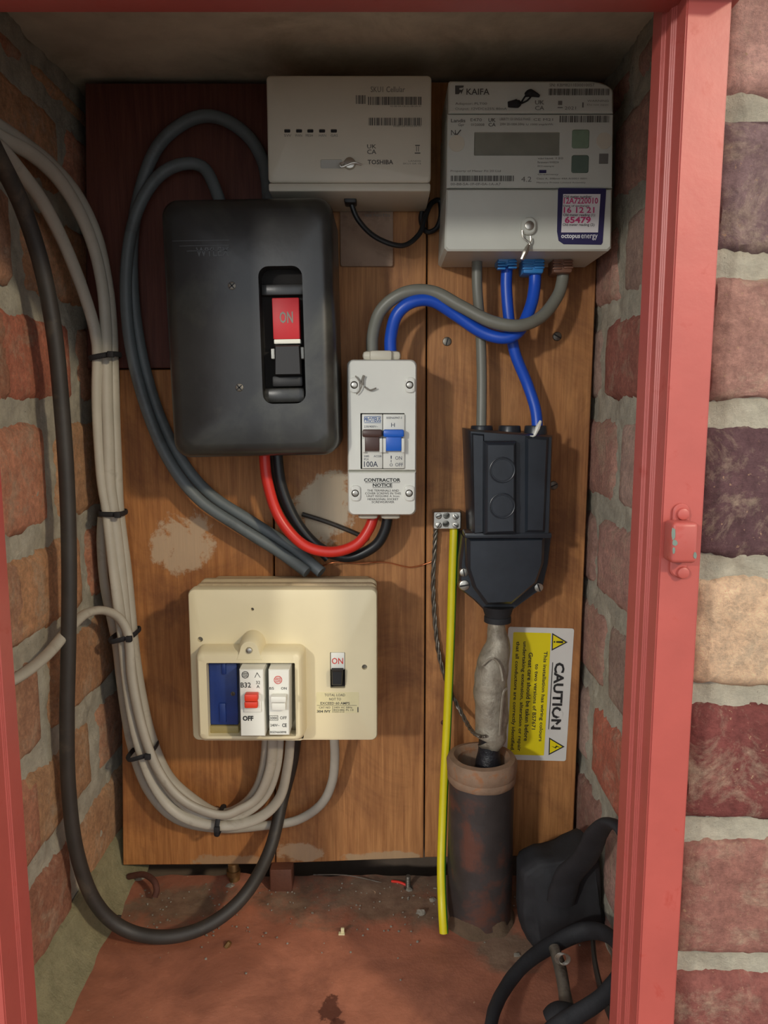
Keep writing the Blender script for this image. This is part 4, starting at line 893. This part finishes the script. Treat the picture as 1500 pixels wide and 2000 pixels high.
# ------------------------------------------------------------------ black strap tangle at the lower right
hs_t = thing('tool_strap', 'tangled black rubber straps with a steel rod on the floor by the right wall', 'strap', W(1110, 1900, .16))
g = G(); L_ = loopx([(1020, 1712), (1052, 1688), (1100, 1680), (1150, 1655), (1178, 1680), (1182, 1790), (1200, 1822), (1150, 1838), (1085, 1846), (1038, 1862), (1024, 1835), (1018, 1790)], .185)
g.case(L_, [(.004, .222), (0, .212), (0, .196), (.003, .188), (.010, .184)])
bmesh.ops.triangulate(g.bm, faces=g.bm.faces[:]); bmesh.ops.subdivide_edges(g.bm, edges=g.bm.edges[:], cuts=2, use_grid_fill=True)
for v in g.bm.verts: v.co += Vector((0, .006 * noise.noise(v.co * 45), .003 * noise.noise(v.co * 38 + Vector((9, 9, 9)))))
g.obj('pad', 'rubber', hs_t, ang=80)
g = G(); g.tube([W(1095, 1760, .18), W(1110, 1710, .17), W(1145, 1672, .150), W(1164, 1630, .128), W(1186, 1608, .112), W(1210, 1616, .100), W(1226, 1645, .088), W(1236, 1690, .078), W(1240, 1760, .072)], [.012, .0115, .010, .0085, .0075, .0070, .0066, .0062, .006], rt=.006, n=14, lump=.08); g.obj('upper_loop', 'rubber', hs_t, ang=70)
g = G(); P = [W(1040, 2060, .055), W(965, 2050, .068), W(962, 1985, .094), W(990, 1925, .122), W(1030, 1878, .142), (W(1085, 1842, .158)), W(1145, 1818, .160), W(1190, 1828, .140), W(1214, 1862, .110), W(1210, 1905, .090), W(1180, 1945, .078), W(1130, 1980, .072), W(1080, 2012, .066), W(1045, 2050, .056)]
g.tube(P, [.0058] * 4 + [.0062, .007, .0075, .0070] + [.0062] * 6, rt=.0045, n=14, lump=.06); g.obj('lower_loop', 'rubber', hs_t, ang=70)
g = G(); g.tube([W(1158, 1835, .165), W(1162, 1880, .140), W(1176, 1940, .112), W(1200, 2000, .086), W(1225, 2050, .066)], .0060, rt=.0020, n=10); g.obj('flat_strap', 'cable_black', hs_t)
g = G(); g.tube([W(1082, 1850, .150), W(1094, 1890, .134), W(1102, 1935, .116), W(1110, 1990, .096), W(1116, 2030, .08)], [.0042, .0048, .0046, .0058, .006], n=16); g.obj('rod', 'steel_dull', hs_t)
g = G()
for k in range(3):
    c = W(1096 + k * 3, 1872 + k, .128 - .001 * k); n = 20; g.tube([c + Vector((.0044 * math.cos(2 * PI * j / n), 0, .0044 * math.sin(2 * PI * j / n))) for j in range(n)], .0006, n=6, closed=True)
g.obj('spring_ring', 'steel', hs_t)
g = G(); g.tube([W(1080, 2000, .090), W(1095, 1990, .090), W(1130, 1996, .088)], [.010, .011, .010], n=16); g.obj('rod_sleeve', 'rubber', hs_t)

# ------------------------------------------------------------------ odds and ends on the floor
def onfloor(u, v):                     # floor point behind a pixel
    t = (v - 1000) / F; k = (-SP - t * CP) / (CP - t * SP); d = -CZ / k; return W(u, v, d + CY)
g = G(); p = onfloor(545, 1742); g.box(p.x - .008, p.x + .012, p.y, p.y + .018, .0, .022, .0008, 2, .0004)
tag(g.obj('wood_block', 'woodblock'), 'small brown wooden block on the floor under the board', 'block')
g = G(); p = onfloor(457, 1728); g.cyl((p.x, p.y + .004, .001), (p.x - .001, p.y + .004, .020), .0052, .0052, 20, .001); g.cyl((p.x - .001, p.y + .004, .008), (p.x - .001, p.y + .004, .013), .0065, .0065, 20)
tag(g.obj('pipe_stub', 'brass'), 'short brass pipe stub under the left plank', 'pipe fitting')
g = G(); p = onfloor(797, 1735); g.cyl((p.x, p.y, -.001), (p.x, p.y, .013), .0020, .0020, 12)
for k in range(7): g.cyl((p.x, p.y, .001 + k * .0017), (p.x, p.y, .0018 + k * .0017), .0025, .0022, 12)
g.cyl((p.x, p.y, 0), (p.x, p.y, .0012), .0042, .0042, 16); tag(g.obj('bolt', 'steel_dull'), 'small threaded bolt standing upright on the floor', 'bolt')
g = G(); p, q = onfloor(765, 1724), onfloor(795, 1732); g.tube([p + Vector((0, 0, .0015)), (p + q) / 2 + Vector((0, 0, .0026)), q + Vector((0, 0, .0015))], .0012, n=8); tag(g.obj('wire_offcut', 'redpvc'), 'red wire offcut on the dusty floor beside the bolt', 'wire')
g = G(); p, q = onfloor(612, 1716), onfloor(745, 1726); g.tube([p + Vector((0, 0, .004)), (p + q) / 2 + Vector((0, 0, .006)), q + Vector((0, 0, .0012))], .0005, n=6); tag(g.obj('wire_offcut', 'steel'), 'fine pale wire offcut lying on the dusty floor under the board', 'wire')
g = G(); p = onfloor(668, 1826); g.box(p.x - .003, p.x + .0025, p.y - .002, p.y + .002, 0, .0020, .0005); g.box(p.x - .001, p.x + .002, p.y - .0005, p.y + .0015, .0015, .0062, .0005); tag(g.obj('cable_clip', 'ivory_label'), 'small pale plastic cable clip lying on the red floor', 'clip')
g = G(); p = onfloor(442, 1850); g.cyl((p.x, p.y, 0), (p.x + .003, p.y + .001, .0042), .0026, .0022, 6, .0004); tag(g.obj('brass_nut', 'brass'), 'tiny brass nut lying on the red floor', 'nut')
for i, (u, v, r_, l_) in enumerate(((450, 1736, .0042, 'pale mortar lump beside the brass pipe stub'), (222, 1805, .0060, 'reddish mortar lump touching the thick black cable at the left wall'), (822, 1788, .0042, 'pale mortar lump left of the striped earth wire, nearer the room'), (845, 1762, .0032, 'pale mortar lump close against the striped earth wire'), (800, 1741, .0030, 'pale chip at the foot of the small bolt'), (272, 1722, .0050, 'mortar lump in the back left corner'), (1010, 1870, .003, 'small crumb in front of the rusty pipe'))):
    p = onfloor(u, v); g = G(); g.ball((p.x, p.y + r_ * .5, r_ * .35), r_, r_ * .8, r_ * .6, 2, .7); tag(g.obj('mortar_lump', 'crumb' if i != 1 else 'pipe', ang=20), l_, 'rubble')
g = G(); rn = random.Random(11)
for k in range(260):
    x = rn.uniform(-.23, .165); y = .276 - abs(rn.gauss(0, .045)); r_ = rn.uniform(.0004, .0012)
    if y < .08: continue
    if (x - PX) ** 2 + (y - PY) ** 2 < .034 ** 2: continue
    g.ball((x, y, .0005 + r_ * .5), r_, r_, r_ * .7, 1, .6)
o = g.obj('grit', 'crumb', ang=20); o['kind'] = 'stuff'; tag(o, 'pale grit and dust crumbs scattered over the red floor', 'grit')
cable('bent_rod', 'bent rusty rod end poking from the floor behind the thick black cable', [(252, 1712, .272), (280, 1708, .262), (300, 1720, .252), (306, 1738, .246), (302, 1752, .243)], .0028, 'rust', cat='rod', n=10)
bpy.context.view_layer.update()
